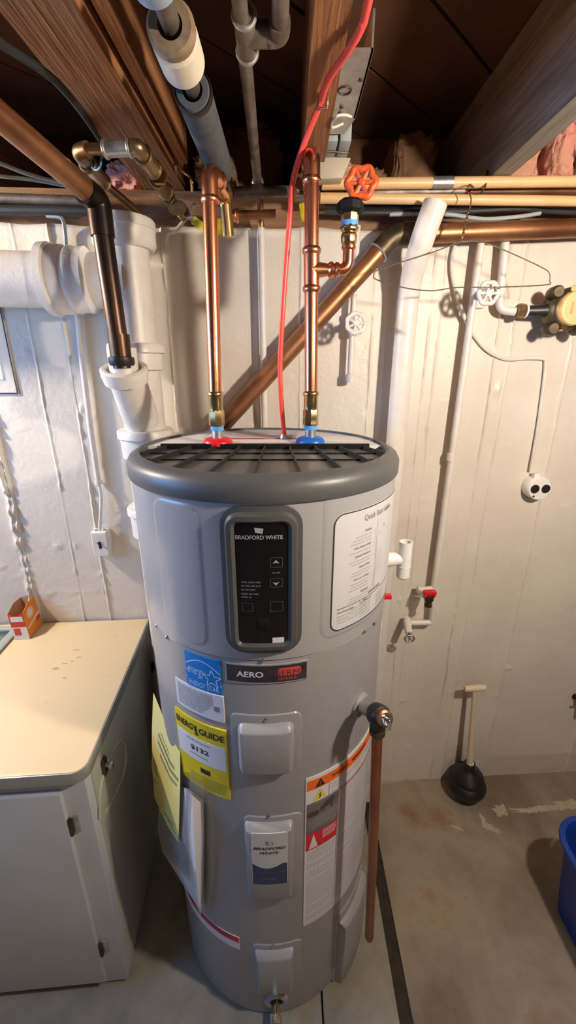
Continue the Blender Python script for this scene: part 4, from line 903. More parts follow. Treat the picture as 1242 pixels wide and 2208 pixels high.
# ------------------------------------------------------------------ long copper drain and its diagonal
ld = thing('copper_drain', PW(860, 510, .06), 'long brown copper drain with a diagonal leg behind the heater', 'pipe')
E0 = PW(850, 507, .065); E1 = PW(1242, 492, .065); FAR = E0 + (E1 - E0) * 4.6
DG0 = E0; DG1 = PY(490, 905, 1.245); DG2 = DG0 + (DG1 - DG0) * 1.3
MB().tube([E0 + (E1 - E0).normalized() * .03, FAR], .0225, 28).build('run', M['copper_old'], ld)
MB().tube([DG0 + (DG1 - DG0).normalized() * .03, DG2], .0245, 28).build('diagonal_leg', M['copper_old'], ld)
d1, d2 = (DG1 - DG0).normalized(), (E1 - E0).normalized()
MB().tube(fillet([DG0 + d1 * .055, DG0, DG0 + d2 * .05], .04, 8), .0275, 28).build('elbow', M['bronze'], ld)
MB().torus(DG0 + d1 * .056, d1, .0265, .0025, 28, 8).build('solder_ring', M['steel'], ld)
# ------------------------------------------------------------------ white vent pipe, slanted then vertical
v0, v1_, v2 = PW(939, 438, .130), PW(907, 525, .125), PW(882, 618, .060); vd = Vector((v2.x, v2.y, 0.0))
o = MB().tube(fillet([v0, v1_, v2, vd], .08, 8), .0295, 28).build('vent_pipe', M['paint']); tag(o, 'thick white painted pipe slanting at the top, between heater and wall valves', 'pipe')
# ------------------------------------------------------------------ tan pipes under the joists
def runpipe(name, u0, v0, u1, v1, y0, y1, r, mt, label, ext=3.2, e0=0.0):
    a, b2 = PY(u0, v0, y0), PY(u1, v1, y1); d = b2 - a; t = thing(name, a, label, 'pipe'); MB().tube([a - d * e0, a + d * ext], r, 18).build('pipe', M[mt], t); return t, a, d
t, a, d = runpipe('tan_pipe', 694, 397, 1242, 391, 1.235, 1.27, .0125, 'cpvc', 'tan plastic pipe directly under the joists, upper of the pair')
p = a + d * ((950 - 694) / 548); dn = d.normalized(); MB().tube([p - dn * .026, p + dn * .026], .0138, 18).build('tape_wrap', M['steel'], t)
for k in (690, 700): pass
t, a, d = runpipe('tan_pipe', 690, 427, 1242, 434, 1.235, 1.27, .0115, 'cpvc', 'tan plastic pipe, lower of the pair along the wall top')
t, a, d = runpipe('copper_line', 700, 413, 1242, 411, 1.285, 1.325, .0115, 'copper_old', 'copper water line between the two tan pipes')
p = a + d * ((755 - 700) / 542); dn = d.normalized(); MB().tube([p - dn * .02, p + dn * .03], .0145, 8).build('coupling', M['bronze'], t)
t2, a2, d2_ = runpipe('grey_line', 770, 416, 1000, 412, 1.262, 1.275, .0105, 'iron', 'short grey steel pipe in front of the copper water line', ext=1.0)
# pipe strap hanging on the grey joist
o = MB().tube(spline([PZ(1076, 222, JB + .03) if False else PY(1074, 225, 1.36), PY(1066, 300, 1.35), PY(1052, 360, 1.30), PY(1047, 400, 1.245), PY(1038, 415, 1.225)], 6), .0045, 8, flat=.4).build('pipe_strap', M['black_cable']); tag(o, 'dark iron pipe strap hanging from the grey joist to the tan pipes', 'strap')
# ------------------------------------------------------------------ junction box beside the middle joist
jb = thing('junction_box', PZ(740, 250, 2.2), 'long galvanised electrical box with knockouts fixed beside the middle joist', 'electrical box')
m = MB(); zb = 2.20
m.box((.086, .86, zb), (.135, 1.05, zb + .004)).box((.131, .86, zb), (.1345, 1.05, zb + .05)); m.build('housing', M['steel'], jb, smooth=0)
m = MB().add([(.088, 1.05, zb), (.135, 1.05, zb), (.120, 1.10, zb - .004), (.084, 1.10, zb - .004), (.088, 1.05, zb + .004), (.135, 1.05, zb + .004), (.120, 1.10, zb), (.084, 1.10, zb)], [(0, 1, 2, 3), (4, 5, 6, 7), (0, 1, 5, 4), (1, 2, 6, 5), (2, 3, 7, 6), (3, 0, 4, 7)]); m.build('end_flange', M['steel'], jb, smooth=0)
MB().torus((.102, .96, zb - .0005), UP, .0115, .0016, 24, 6).build('knockout', M['bronze'], jb)
for x_, y_ in ((.102, 1.01), (.102, 1.03), (.126, .93)): MB().lathe([(.004, 0), (.004, .002)], (x_, y_, zb - .002), UP, seg=10).build('screw', M['bronze'], jb)
MB().box((.084, 1.115, zb - .01), (.108, 1.20, zb + .05)).build('grey_box', M['grey_cable'], jb, bevel=.002); MB().box((.113, 1.115, zb - .01), (.137, 1.20, zb + .05)).build('grey_box', M['grey_cable'], jb, bevel=.002)
MB().box((.109, 1.13, zb), (.112, 1.19, zb + .03)).build('divider', M['bronze'], jb); MB().tube([(.084, 1.155, zb - .011), (.138, 1.165, zb - .011)], .0022, 8).build('cross_wire', M['bronze'], jb)
lp = [PZ(757, 252, zb - .006), PZ(745, 248, zb - .012), PZ(728, 250, zb - .02), PZ(716, 263, zb - .02), PZ(717, 275, zb - .016), PZ(739, 267, zb - .004)]
MB().tube(spline(lp, 8), .0024, 10).build('cable_loop', M['white_cable'], jb)
p0, p1 = PY(690, 336, 1.19), PY(757, 340, 1.19); p2, p3 = PY(738, 384, 1.19), PY(690, 386, 1.19)
m = MB().add([p0, p1, p2, p3] + [q + Vector((0, .04, 0)) for q in (p0, p1, p2, p3)], [(0, 1, 2, 3), (4, 5, 6, 7), (0, 1, 5, 4), (1, 2, 6, 5), (2, 3, 7, 6), (3, 0, 4, 7)])
o = m.build('cover_plate', M['cream_box'], bevel=.002); tag(o, 'pale cream metal cover box under the middle joist beside the cold riser', 'electrical box')
# ------------------------------------------------------------------ wall valves and painted pipes
def wallpipe(name, pts, r, label, mt='paint', cat='pipe', fil=.02):
    t = thing(name, pts[-1], label, cat); MB().tube(fillet(pts, fil), r, 16).build('pipe', M[mt], t); return t
a = PW(770, 500, .035); bz = PW(755, 815, .035).z
t = wallpipe('wall_valve', [Vector((a.x, a.y, ZTOP)), Vector((PW(760, 700, .035).x, a.y, bz))], .0088, 'white painted stop valve on a short pipe behind the cold riser', cat='valve')
c = PW(762, 700, .035); MB().lathe([(.014, -.03), (.016, -.026), (.016, -.016), (.013, -.012), (.019, 0), (.013, .012), (.016, .016), (.016, .026), (.014, .03)], c, UP, seg=16).tube([c, c + nw * .05], [.0125, .009], 14).build('valve_body', M['paint'], t)
MB().lathe([(.0135, 0), (.0135, .022), (.011, .024)], Vector((c.x - .002, c.y, bz - .012)), UP, seg=14).build('end_cap', M['paint'], t)
h_ = PW(768, 697, .125); MB().tube([c + nw * .045, h_], .005, 10).build('stem', M['paint'], t); handwheel(t, h_, nw + UP * .1, .0245, .0050, 'paint', 7, 7, .05, .3)
a = PW(1038, 520, .035); bb_ = PW(936, 1262, .035); bot = PW(932, 1342, .035)
t = wallpipe('wall_valve', [Vector((a.x, a.y, ZTOP)), Vector((bb_.x, bb_.y, bb_.z)), Vector((bot.x, bot.y, bot.z)), PW(880, 1343, .03)], .0105, 'tall white painted supply pipe with a handwheel near the water meter', cat='valve', fil=.012)
c = PW(1033, 637, .035); MB().lathe([(.016, -.034), (.018, -.028), (.018, -.018), (.015, -.012), (.021, 0), (.015, .012), (.018, .018), (.018, .028), (.016, .034)], c, UP, seg=16).tube([c, c + nw * .06], [.015, .012], 14).build('valve_body', M['paint'], t)
h_ = PW(1053, 632, .15); MB().tube([c + nw * .055, h_], .0055, 10).build('stem', M['paint'], t); handwheel(t, h_, nw, .0255, .0052, 'paint', 6, 6, .05, .32)
for v in (1000, 1350): pass
p = PW(972, 985, .035); MB().lathe([(.0125, -.012), (.0125, .012)], p, UP, seg=14).build('pipe_coupling', M['paint'], t)
# red handled hose valve
rv = thing('hose_valve', PW(915, 1280, .05), 'small dark hose valve with a red handle on the painted pipe', 'valve')
p0 = PW(934, 1268, .035); p1 = PW(905, 1272, .035)
MB().tube(fillet([p0, p1, p1 + nw * .05], .008), .0095, 14).lathe([(.013, -.008), (.013, .008)], p1, uvx, seg=12).build('painted_elbow', M['paint'], rv)
c = PW(926, 1283, .085); MB().tube([p1 + nw * .03, c], .009, 12).lathe([(.013, .012), (.016, .004), (.016, -.010), (.011, -.018), (.011, -.028), (.013, -.029), (.013, -.036), (.009, -.036)], c - UP * .008, UP, seg=16).build('valve_body', M['bronze'], rv)
MB().obox(c + UP * .010, uvx * .021, nw * .010, UP * .007).obox(c + UP * .002 - uvx * .012, uvx * .008, nw * .009, UP * .007).obox(c + UP * .002 + uvx * .012, uvx * .008, nw * .009, UP * .007).build('red_handle', M['red'], rv, bevel=.002)
sv = thing('angle_valve', PW(878, 1345, .03), 'white elbow valve with a small grey metal handwheel low on the wall', 'valve')
c0 = PW(878, 1338, .03); h_ = PW(883, 1377, .10); MB().tube([c0 + UP * .012, c0, h_ - (h_ - c0).normalized() * .02], [.010, .014, .0125], 16).build('valve_body', M['paint'], sv)
MB().tube([h_ - (h_ - c0).normalized() * .03, h_], .004, 10).build('stem', M['bronze'], sv); handwheel(sv, h_, (h_ - c0) + nw * .06, .0165, .003, 'steel', 4, 6, .07, .3)
# hose bib at the right edge
hb = thing('hose_bib', PW(1240, 1500, .02), 'small tarnished hose tap low on the wall beside the tub', 'tap')
c = PW(1240, 1500, .0); MB().tube([c, c + nw * .05], .009, 12).lathe([(.014, 0), (.014, .004)], c + nw * .002, nw, seg=16).tube(fillet([c + nw * .03, c + nw * .05, c + nw * .06 - UP * .03], .012), .008, 12).build('tap_body', M['bronze'], hb)
MB().obox(c + nw * .045 - uvx * .012 + UP * .006, uvx * .018, nw * .002, UP * .0035).build('tap_key', M['steel'], hb)
# outlet cable and round outlet
cable('painted_cable', [PW(985, 515, .012), PW(974, 560, .012), PW(978, 610, .013), PW(1000, 680, .025), PW(1020, 720, .008), PW(1050, 755, .007), PW(1090, 774, .007), PW(1140, 772, .007), PW(1172, 774, .007), PW(1176, 785, .007), PW(1172, 830, .007), PW(1160, 920, .008), PW(1144, 1015, .012)], .0052, 'paint', 'white painted cable wandering across the wall to the round outlet')
ro = thing('round_outlet', PW(1147, 1047, .03), 'round white surface outlet with two black sockets', 'outlet')
c = PW(1149, 1047, 0); MB().lathe([(.040, 0), (.040, .034), (.037, .040), (.001, .041)], c, nw, seg=44).build('outlet_body', M['pvc'], ro)
for s in (-1, 1): MB().lathe([(.0145, 0), (.0145, .003), (.013, .0045), (.001, .0045)], c + uvx * s * .0185 + nw * .040, nw, seg=24).build('socket', M['socket'], ro)
MB().lathe([(.004, 0), (.003, .002)], c - uvx * .018 - UP * .026 + nw * .040, nw, seg=10).build('screw', M['bronze'], ro)
MB().obox(c - uvx * .012 + UP * .042 + nw * .02, uvx * .009, nw * .008, UP * .006).build('cable_gland', M['pvc'], ro)
# water meter
wm = thing('water_meter', PW(1215, 665, .08), 'bronze water meter with a tan round lid on the wall', 'water meter')
a = PW(1088, 520, .035); e1 = PW(1076, 668, .035); e2 = PW(1112, 672, .05)
MB().tube(fillet([Vector((a.x, a.y, ZTOP)), e1, e2], .022), .0115, 16).build('inlet_pipe', M['paint'], wm)
un = PW(1124, 671, .055); MB().lathe([(.017, -.014), (.020, -.008), (.020, .004), (.016, .008)], un, uvx, seg=8).build('union_nut', M['brass_old'], wm); MB().lathe([(.0185, .008), (.0185, .013)], un, uvx, seg=24).build('white_washer', M['pvc'], wm)
mc_ = PW(1222, 668, .075); MB().tube([un + uvx * .008, un.lerp(mc_, .62)], [.014, .017], 16).build('inlet_neck', M['black_rubber'], wm)
MB().lathe([(.030, -.05), (.05, -.042), (.056, -.02), (.056, .012), (.050, .022), (.044, .026)], mc_, nw, seg=40).tube([mc_, mc_ + uvx * .11], .022, 18).build('meter_body', M['bronze'], wm)
MB().lathe([(.044, .024), (.044, .034), (.041, .040), (.034, .041), (.033, .0385), (.001, .0385)], mc_, nw, seg=48).build('register_lid', M['tan_plastic'], wm)
MB().obox(mc_ - uvx * .012 + nw * .039, uvx * .004, nw * .0006, UP * .015).build('lid_slot', M['counter_stain'], wm)
for du, dz in ((-.045, .042), (-.040, -.05), (.05, .04), (.045, -.05)): MB().lathe([(.015, -.02), (.017, -.012), (.017, .02), (.013, .026)], mc_ + uvx * du + UP * dz, (nw + uvx * du * 3), seg=14).build('body_lug', M['bronze'], wm)
MB().lathe([(.011, .024), (.012, .04), (.009, .044)], mc_ + uvx * -.028 + UP * .047, (nw * .6 + uvx * .8), seg=14).build('lug_cap', M['tan_plastic'], wm); MB().tube([mc_ + uvx * -.02 - UP * .047 + nw * .02, mc_ + uvx * -.02 - UP * .047 + nw * .034], .009, 12).build('seal_screw', M['brass'], wm)
MB().tube([mc_ + uvx * .10, mc_ + uvx * 2.05], .0115, 16).build('outlet_pipe', M['paint'], wm)
# wire coat hanger
wc = thing('wire_hanger', PY(1010, 400, 1.22), 'rusty wire coat hanger hooked over the tan pipes', 'hanger')
hg = lambda u, v, d=.172: PW(u, v, d)
nk = hg(995, 520)
MB().tube(spline([hg(1022, 404, .10), hg(1012, 398, .125), hg(1008, 412, .145), hg(1016, 430, .155), hg(1008, 470, .168), nk], 8), .0014, 8).build('hook', M['wire'], wc)
for k in range(2):
    pts = [hg(1010, 455) + (uvx * math.cos(t * 9 + k * math.pi) + nw * math.sin(t * 9 + k * math.pi)) * .0022 - UP * 0 + (nk - hg(1010, 455)) * (t / 3) for t in [i * .1 for i in range(31)]]
    MB().tube(pts, .0013, 6).build('twist', M['brass_old'], wc)
lo = [nk, hg(930, 545), hg(850, 570), hg(813, 583), hg(806, 592), hg(812, 603), hg(870, 620), hg(930, 627), hg(985, 620), hg(1080, 619), hg(1178, 614), hg(1185, 605), hg(1184, 588), hg(1165, 575), hg(1100, 545), hg(1040, 522), nk]
MB().tube(spline(lo, 8), .0014, 8).build('frame', M['wire'], wc)
# ------------------------------------------------------------------ plunger
pb = PZ(1001, 1716, 0); pp = Vector((pb.x, pb.y + .004, 0))
pg = thing('toilet_plunger', pp, 'black bellows plunger with a beige T handle standing against the wall', 'plunger')
MB().lathe([(.036, 0), (.041, .004), (.039, .012), (.060, .032), (.076, .058), (.0785, .074), (.072, .090), (.062, .099), (.0625, .105), (.064, .116), (.054, .132), (.033, .148), (.0225, .162), (.021, .184), (.018, .187), (.0155, .181)], pp, UP, seg=44).build('bellows', M['black_rubber'], pg)
tp_ = PY(1024, 1484, pp.y + .02)
MB().tube([pp + UP * .165, tp_], [.0135, .0085], 16).build('shaft', M['beige'], pg)
MB().lathe([(.016, 0), (.0155, .004), (.0001, .005)], pp + UP * .183, UP, seg=20).build('shaft_flange', M['beige'], pg)
ax_ = (uvx + UP * .03).normalized(); MB().lathe([(.009, -.042), (.0115, -.040), (.0125, -.02), (.012, 0), (.0125, .02), (.0115, .040), (.009, .042)], tp_, ax_, seg=18).build('grip', M['beige'], pg)
# ------------------------------------------------------------------ blue tub
tb_ = thing('storage_tub', (1.15, .80, 0), 'blue plastic storage tub with a rolled rim on the concrete floor', 'tub')
def rring(x0, x1, y0, y1, rd, z, n=8):
    out = []
    for cx_, cy_, a0 in ((x1 - rd, y1 - rd, 0), (x0 + rd, y1 - rd, 90), (x0 + rd, y0 + rd, 180), (x1 - rd, y0 + rd, 270)):
        for k in range(n + 1): a = R(a0 + 90 * k / n); out.append(Vector((cx_ + rd * math.cos(a), cy_ + rd * math.sin(a), z)))
    return out
def tubring(g, z, rd): return rring(.905 - g, 1.40 + g, .60 - g, .935 + g, rd, z)
lv_ = [tubring(-.01, 0, .06), tubring(0, .006, .07), tubring(.026, .285, .085), tubring(.034, .300, .092), tubring(.042, .302, .098), tubring(.045, .312, .10), tubring(.040, .320, .097), tubring(.030, .318, .088), tubring(.022, .300, .082), tubring(-.006, .014, .066)]
m = MB(); nn_ = len(lv_[0])
for r_ in lv_: m.v += r_
for i in range(len(lv_) - 1):
    for j in range(nn_): m.f.append((i * nn_ + j, i * nn_ + (j + 1) % nn_, (i + 1) * nn_ + (j + 1) % nn_, (i + 1) * nn_ + j))
m.f.append(tuple(range(nn_))[::-1]); m.f.append(tuple((len(lv_) - 1) * nn_ + j for j in range(nn_)))
m.build('tub_body', M['tub'], tb_)
MB().tube(tubring(.040, .313, .097), .0075, 10, closed=True).build('rolled_rim', M['tub'], tb_)
# ------------------------------------------------------------------ lit bulb on a pull-chain holder (outside the frame); the third is an added fill
for bc_, mt, lab in ((BULB, 'bulb', 'bare warm light bulb in a porcelain holder near the grey joist'), (BULB2, 'bulb2', 'bare warm light bulb in a porcelain holder over the sink'), (FILL_BULB, 'fill_bulb', 'added fill bulb in a porcelain holder, unseen at the rear of the basement')):
    lb_ = thing('ceiling_bulb', bc_, lab, 'lamp')
    MB().lathe([(.001, -.036), (.016, -.033), (.028, -.022), (.033, -.004), (.030, .012), (.018, .030), (.013, .042)], bc_, UP, seg=20).build('bulb', M[mt], lb_)
    MB().lathe([(.016, .040), (.02, .044), (.022, .065), (.045, .08), (.047, .09), (.047, JT - bc_.z)], bc_, UP, seg=32).build('holder', M['pvc'], lb_)
# ------------------------------------------------------------------ sink cabinet
CZ = .872
ca, cb_ = PZ(180, 1664, CZ), PZ(320, 1334, CZ)
cr = math.atan2(-(cb_.x - ca.x), (cb_.y - ca.y))    # cabinet yaw
ex = Vector((math.cos(cr), math.sin(cr), 0)); ey = Vector((-math.sin(cr), math.cos(cr), 0)); DEP = (cb_ - ca).length; CW = 1.15
O = Vector((ca.x, ca.y, 0))                         # front right corner of the worktop, plan
def LC(x, y, z): return O + ex * x + ey * y + UP * z   # x negative to the left
def lbox(x0, x1, y0, y1, z0, z1):
    return MB().obox(LC((x0 + x1) / 2, (y0 + y1) / 2, (z0 + z1) / 2), ex * (x1 - x0) / 2, ey * (y1 - y0) / 2, UP * (z1 - z0) / 2)
sc_ = thing('sink_cabinet', LC(-CW / 2, DEP / 2, 0), 'low grey painted sink cabinet with a flush door beside the heater', 'cabinet')
BF, BR = .022, -.014                                # body set back from the worktop edge
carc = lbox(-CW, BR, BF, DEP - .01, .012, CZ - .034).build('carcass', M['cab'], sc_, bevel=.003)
lbox(BR, BR + .004, BF + .03, DEP - .02, .05, CZ - .036).build('side_panel', M['cab_side'], sc_, smooth=0)
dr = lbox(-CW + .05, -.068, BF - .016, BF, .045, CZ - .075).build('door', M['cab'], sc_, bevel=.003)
for z_ in (CZ - .19, .19):
    hgx = lbox(-.066, -.046, BF - .006, BF, z_ - .026, z_ + .026).build('hinge', M['steel'], sc_, bevel=.001); MB().tube([LC(-.064, BF - .010, z_ - .026), LC(-.064, BF - .010, z_ + .026)], .005, 10).build('hinge_barrel', M['bronze'], hgx)
# moulding, latch on the side of the cabinet
xs_ = BR + .004
arc = [LC(xs_, .19 + .14 * t, CZ - .16 - .16 * t + .10 * math.sin(math.pi * t)) for t in [i / 14 for i in range(15)]]
def side_pt(u, v): 
    r = ray(u, v); n_ = ex; q = LC(xs_, 0, 0); t_ = (q - C0).dot(n_) / r.dot(n_); return C0 + r * t_
lt = side_pt(222, 1652)
MB().obox(lt + ex * .004, ey * .011, ex * .004, UP * .024).build('latch_plate', M['bronze'], sc_, bevel=.001)
MB().tube([lt + ex * .006 + UP * .004, lt + ex * .020 + UP * .002], .005, 10).lathe([(.009, 0), (.011, .004), (.008, .010)], lt + ex * .016 + UP * .002, ex, seg=14).build('latch_knob', M['steel'], sc_)
mold = [side_pt(u, v) + ex * .001 for u, v in ((214, 1765), (216, 1700), (232, 1640), (255, 1600), (268, 1606), (270, 1635), (262, 1680), (228, 1750))]
MB().tube(spline(mold, 6), .0035, 8).build('oval_moulding', M['cab_side'], sc_)
hk = side_pt(327, 1438); MB().obox(hk + ex * .004, ey * .012, ex * .003, UP * .018).tube([hk + ex * .006 - UP * .012, hk + ex * .016 + UP * .010], .004, 8).build('side_latch', M['bronze'], sc_)
p = side_pt(300, 1748); lbox(xs_ - .0005, xs_ + .008, DEP - .17, DEP - .03, p.z - .018, p.z + .018).build('side_rail', M['cab_side'], sc_)
wt = thing('worktop', LC(-CW / 2, DEP / 2, CZ - .034), 'cream laminate worktop with a rounded corner on the sink cabinet', 'worktop')
def topo(z0, z1, grow=0.0, cut=None):
    rd = .03; g = grow; pts = [(-CW, -g), (-rd, -g)] + [(-rd + (rd + g) * math.sin(R(a)), -g + (rd + g) * (1 - math.cos(R(a)))) for a in (15, 30, 45, 60, 75)] + [(g, rd), (g, DEP), (-CW, DEP)]
    n = len(pts); return MB().add([LC(x, y, z0) for x, y in pts] + [LC(x, y, z1) for x, y in pts], [tuple(range(n))[::-1], tuple(range(n, 2 * n))] + [(i, (i + 1) % n, n + (i + 1) % n, n + i) for i in range(n)])
lam = topo(CZ - .030, CZ).build('laminate', M['counter'], wt, bevel=.0015)
edg = topo(CZ - .034, CZ - .0015, .003).build('edge_band', M['cab_edge'], wt, bevel=.001)
for u, v, a_, c_ in ((120, 1442, .012, .006), (140, 1431, .010, .003), (156, 1426, .008, .003), (170, 1418, .010, .004), (139, 1462, .006, .003), (248, 1373, .004, .003), (165, 1402, .012, .004), (100, 1515, .002, .002), (168, 1531, .002, .002), (235, 1458, .003, .002)):
    p = PZ(u, v, CZ); m = MB(); n = 14; vs = [(p.x + a_ * (1 + .5 * noise.noise((u, k * .9, 1))) * math.cos(2 * math.pi * k / n), p.y + c_ * (1 + .5 * noise.noise((u, k * .9, 2))) * math.sin(2 * math.pi * k / n), CZ + .0004) for k in range(n)]
    m.add(vs, [tuple(range(n))]).build('stain_spot', M['counter_stain'], wt, smooth=0)
# sink let into the worktop
sp = PZ(30, 1376, CZ); sxr = (sp - O).dot(ex); syb = (PZ(0, 1354, CZ) - O).dot(ey)
sk_ = thing('sink', LC(sxr - .2, syb - .2, CZ), 'greenish grey enamel sink rim at the cabinet back edge', 'sink')
SXL, SYF = sxr - .34, syb - .44
for (x0, x1, y0, y1) in ((SXL, sxr, syb - .028, syb), (SXL, sxr, SYF, SYF + .028), (SXL, SXL + .028, SYF, syb), (sxr - .028, sxr, SYF, syb)): lbox(x0, x1, y0, y1, CZ + .0005, CZ + .010).build('sink_rim', M['sink'], sk_, bevel=.004)
def cut(o, cutter):
    md = o.modifiers.new('cut', 'BOOLEAN'); md.object = cutter; md.operation = 'DIFFERENCE'; md.solver = 'EXACT'
    me = bpy.data.meshes.new_from_object(o.evaluated_get(bpy.context.evaluated_depsgraph_get())); o.modifiers.clear(); me.name = o.data.name; o.data = me
ctr = lbox(SXL + .012, sxr - .012, SYF + .012, syb - .012, CZ - .2, CZ + .05).build('tmp_cutter', M['sink'], smooth=0)
for o in (lam, edg, carc): cut(o, ctr)
bpy.data.objects.remove(ctr)
bs = MB(); x0_, x1_, y0_, y1_ = SXL + .02, sxr - .02, SYF + .02, syb - .02
for (xa, xb, ya, yb, za, zb_) in ((x0_, x1_, y0_, y1_, CZ + .004, CZ - .17),):
    g = .03; V4 = lambda k, z: [LC(xa + k, ya + k, z), LC(xb - k, ya + k, z), LC(xb - k, yb - k, z), LC(xa + k, yb - k, z)]
    bs.add(V4(0, za) + V4(.006, za - .03) + V4(g, zb_) + V4(-.004, za) + V4(-.004, za - .03) + V4(g - .006, zb_ - .004),
           [(i + 4 * l, (i + 1) % 4 + 4 * l, (i + 1) % 4 + 4 * (l + 1), i + 4 * (l + 1)) for l in (0, 1) for i in range(4)] + [(8, 9, 10, 11)] + [(12 + i + 4 * l, 12 + (i + 1) % 4 + 4 * l, 12 + (i + 1) % 4 + 4 * (l + 1), 12 + i + 4 * (l + 1)) for l in (0, 1) for i in range(4)] + [(20, 21, 22, 23)] + [(i, (i + 1) % 4, 12 + (i + 1) % 4, 12 + i) for i in range(4)])
bs.build('basin', M['sink'], sk_, smooth=30)
p = LC((SXL + sxr) / 2, (SYF + syb) / 2, CZ - .169); MB().torus(p, UP, .03, .004, 28, 8).build('drain_ring', M['chrome'], sk_)
# ------------------------------------------------------------------ open baking soda carton
q0 = PZ(33, 1380, CZ); q1 = PZ(65, 1378, CZ); q3 = PZ(92, 1346, CZ)
bw = (q1 - q0).normalized(); bd_ = (q3 - q1).normalized(); BWD, BDP, BHT = (q1 - q0).length, (q3 - q1).length, .108
lean = Vector((-.016, .012, 0))
bx_ = thing('soda_carton', q0, 'small open orange and red baking soda carton on the worktop', 'box')
def bp(a, d, h): return q0 + bw * a * BWD + bd_ * d * BDP + UP * (h * BHT + .001) + lean * h
def face(pts, off=0): 
    return [bp(*p) for p in pts]
def panel(nm, pts, mt, parent, th=.0012):
    P4 = [bp(*p) for p in pts]; n_ = (P4[1] - P4[0]).cross(P4[2] - P4[0]).normalized() * th; n = len(P4)
    return MB().add(P4 + [p - n_ for p in P4], [tuple(range(n)), tuple(range(n, 2 * n))[::-1]] + [(i, n + i, n + (i + 1) % n, (i + 1) % n) for i in range(n)]).build(nm, M[mt], parent, smooth=0)
fr = panel('front_panel', [(0, 0, 0), (1, 0, 0), (1, 0, .86), (.72, 0, .80), (.5, 0, .74), (0, 0, .84)], 'box_red', bx_)
panel('front_lower', [(.0, -.008, 0.0), (1, -.008, 0.0), (1, -.008, .40), (0, -.008, .40)], 'box_white', fr); panel('front_label', [(.10, -.008, .58), (.92, -.008, .58), (.92, -.008, .74), (.10, -.008, .74)], 'box_white', fr); panel('front_picture', [(.12, -.014, .14), (.55, -.014, .14), (.55, -.014, .37), (.12, -.014, .37)], 'badge_red', fr)
sd = panel('side_panel', [(1, 0, 0), (1, 1, 0), (1, 1, 1.0), (1, .45, .98), (1, .12, .86), (1, 0, .86)], 'box_orange', bx_)
m = MB(); cc = [bp(1.012, .45 + .26 * math.cos(a), .68 + .17 * math.sin(a)) for a in (2 * math.pi * k / 20 for k in range(20))]; m.add(cc, [tuple(range(20))]).build('round_emblem', M['box_pale'], sd, smooth=0)
m = MB(); cc = [bp(1.018, .45 + .15 * math.cos(a), .68 + .105 * math.sin(a)) for a in (2 * math.pi * k / 20 for k in range(20))]; m.add(cc, [tuple(range(20))]).build('emblem_centre', M['box_white'], sd, smooth=0)
panel('pale_stripe', [(1.012, .08, .26), (1.012, .95, .40), (1.012, .95, .52), (1.012, .08, .36)], 'box_pale', sd); panel('dark_patch', [(1.014, .72, .24), (1.014, .97, .28), (1.014, .97, .40), (1.014, .72, .38)], 'box_red', sd)
panel('back_panel', [(0, 1, 0), (0, 1, .96), (.5, 1, 1.02), (1, 1, 1.0), (1, 1, 0)], 'kraft', bx_); panel('rear_side', [(0, 0, 0), (0, 0, .84), (0, .5, .98), (0, 1, .96), (0, 1, 0)], 'kraft', bx_); panel('carton_base', [(0, 0, .0), (0, 1, .0), (1, 1, .0), (1, 0, .0)], 'kraft', bx_)
# ------------------------------------------------------------------ document pouch on the left of the heater
dpch = thing('document_pouch', CPt(R(-50), .55, HR + .02), 'clear pouch of white papers taped to the left flank of the heater', 'pouch')
def sheet(rows, name, mt, parent, th=.0006):
    vs = [Vector(p) for r_ in rows for p in r_]; nc = len(rows[0]); n = len(vs); fs = []
    for j in range(len(rows) - 1):
        for i in range(nc - 1): fs.append((j * nc + i, j * nc + i + 1, (j + 1) * nc + i + 1, (j + 1) * nc + i))
    o = MB().add(vs, fs).build(name, M[mt], parent, smooth=70)
    md = o.modifiers.new('thickness', 'SOLIDIFY'); md.thickness = th; return o
def cp_(u, v, r): th_, z_ = cyl(u, v, r); return CPt(th_, z_, r)
ys = .80
sheet([[PY(345, 1700, .86), PY(372, 1690, .80), cp_(405, 1700, HR + .012), cp_(437, 1725, HR + .005)], [PY(340, 1790, .86), PY(368, 1800, .79), cp_(402, 1800, HR + .025), cp_(438, 1800, HR + .008)], [PY(350, 1835, .86), PY(385, 1870, .77), cp_(412, 1890, HR + .025), cp_(437, 1890, HR + .01)], [PY(372, 1868, .84), PY(400, 1915, .78), cp_(418, 1940, HR + .02), cp_(433, 1972, HR + .012)]], 'paper', 'paper', dpch)
sheet([[cp_(398, 1700, HR + .02), cp_(415, 1715, HR + .03), cp_(432, 1730, HR + .012)], [cp_(405, 1800, HR + .03), cp_(418, 1800, HR + .04), cp_(434, 1810, HR + .014)], [cp_(420, 1930, HR + .025), cp_(427, 1945, HR + .03), cp_(434, 1968, HR + .015)]], 'folded_leaflet', 'label_white', dpch)
sheet([[PY(334, 1660, .87), PY(370, 1665, .79), cp_(410, 1665, HR + .03), cp_(440, 1690, HR + .003)], [PY(332, 1740, .87), PY(362, 1760, .785), cp_(405, 1780, HR + .036), cp_(441, 1800, HR + .004)], [PY(336, 1828, .87), PY(372, 1860, .775), cp_(410, 1900, HR + .034), cp_(438, 1975, HR + .012)]], 'clear_sleeve', 'film', dpch)
ysh = thing('yellow_notice', PY(360, 1660, .80), 'bent pale yellow notice sheet sticking out from the heater flank', 'paper')
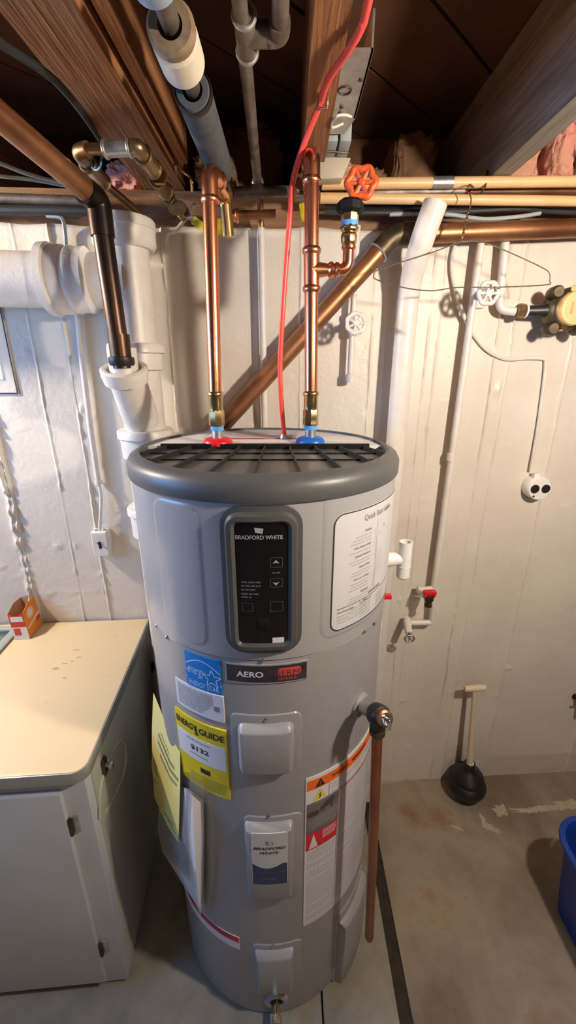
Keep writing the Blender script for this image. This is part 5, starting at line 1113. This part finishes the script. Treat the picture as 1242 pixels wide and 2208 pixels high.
yg = [[PY(331, 1494, 0.855), PY(350, 1540, 0.810), PY(366, 1585, 0.770), PY(389, 1622, 0.715)], [PY(328, 1570, 0.855), PY(347, 1615, 0.808), PY(366, 1660, 0.765), PY(389, 1690, 0.712)], [PY(328, 1650, 0.855), PY(346, 1700, 0.806), PY(365, 1735, 0.760), PY(387, 1755, 0.710)], [PY(333, 1718, 0.855), PY(349, 1755, 0.804), PY(366, 1788, 0.758), PY(385, 1817, 0.710)]]
sheet(yg, 'sheet', 'paper_yellow', ysh)
def ymap(s, t):                                 # bilinear on the sheet grid, slightly proud towards the room
    s3, t3 = min(s * 3, 2.999), min(t * 3, 2.999); i, j = int(s3), int(t3); a, c = s3 - i, t3 - j
    p = (yg[j][i] * (1 - a) + yg[j][i + 1] * a) * (1 - c) + (yg[j + 1][i] * (1 - a) + yg[j + 1][i + 1] * a) * c
    return p + (C0 - p).normalized() * .005
ym = lambda x, z, off: ymap(min(max(x, 0), 1), min(max(1 - z, 0), 1))
vs, fs = text2d('ATTENTION', 0, .03)
for k, (body, cx_, cz_, w_, h_) in enumerate((('ATTENTION', .52, .74, .62, .07), ('CUSTOMER', .52, .63, .62, .07), ('WHITE', .62, .10, .34, .05))):
    if k < 2: continue
    vs, fs = text2d(body, 0, .03); MB().add([ym(cx_ + x * w_, cz_ + y * h_, 0) for x, y in vs], fs).build('lettering', M['ink_olive'], ysh, smooth=0, recalc=False)
fp = MB()
for z_, x0, x1, h_ in ((.80, .30, .62, .012), (.74, .22, .82, .035), (.67, .22, .90, .035), (.60, .30, .86, .03), (.42, .04, .20, .03), (.36, .04, .20, .03), (.05, .66, .86, .012), (.22, .04, .16, .05)):
    x = x0
    while x < x1: fp.poly(ym, [(x, z_ + h_ / 2), (x, z_ - h_ / 2), (x + .045, z_ - h_ / 2), (x + .045, z_ + h_ / 2)], 0); x += .06
fp.build('fine_print', M['ink_olive'], ysh, smooth=0)
# ------------------------------------------------------------------ panelled window at the left end of the back wall
wx = PW(40, 848); wx1 = PW(5, 662)
w2 = MB().patch(wmap(Vector((wx.x - .22, wall_y(wx.x - .22), (wx.z + 1.96) / 2))), .44, 1.96 - wx.z, .001, [(0, 0), (.0005, .004)], m=3).build('window_2', M['wall']); st(w2, 'painted board around a small daylit pane at the cabinet end of the wall')
c = Vector((wx.x - .22, wall_y(wx.x - .22), (wx.z + 1.96) / 2)); 
MB().line(wmap(c), [(-.22, -(1.96 - wx.z) / 2), (.22, -(1.96 - wx.z) / 2), (.22, (1.96 - wx.z) / 2)], .0035, .0052).build('gap_line', M['ink'], w2, smooth=0)
p1 = PW(5, 800); p0 = PW(-90, 770); pz0, pz1 = PW(4, 818).z, PW(2, 770).z
MB().patch(wmap(Vector((p1.x - .09, wall_y(p1.x - .09), (pz0 + pz1) / 2))), .18, pz1 - pz0, .001, [(0, .003), (.001, .008)], m=3).build('pane', M['pane_lit'], w2)
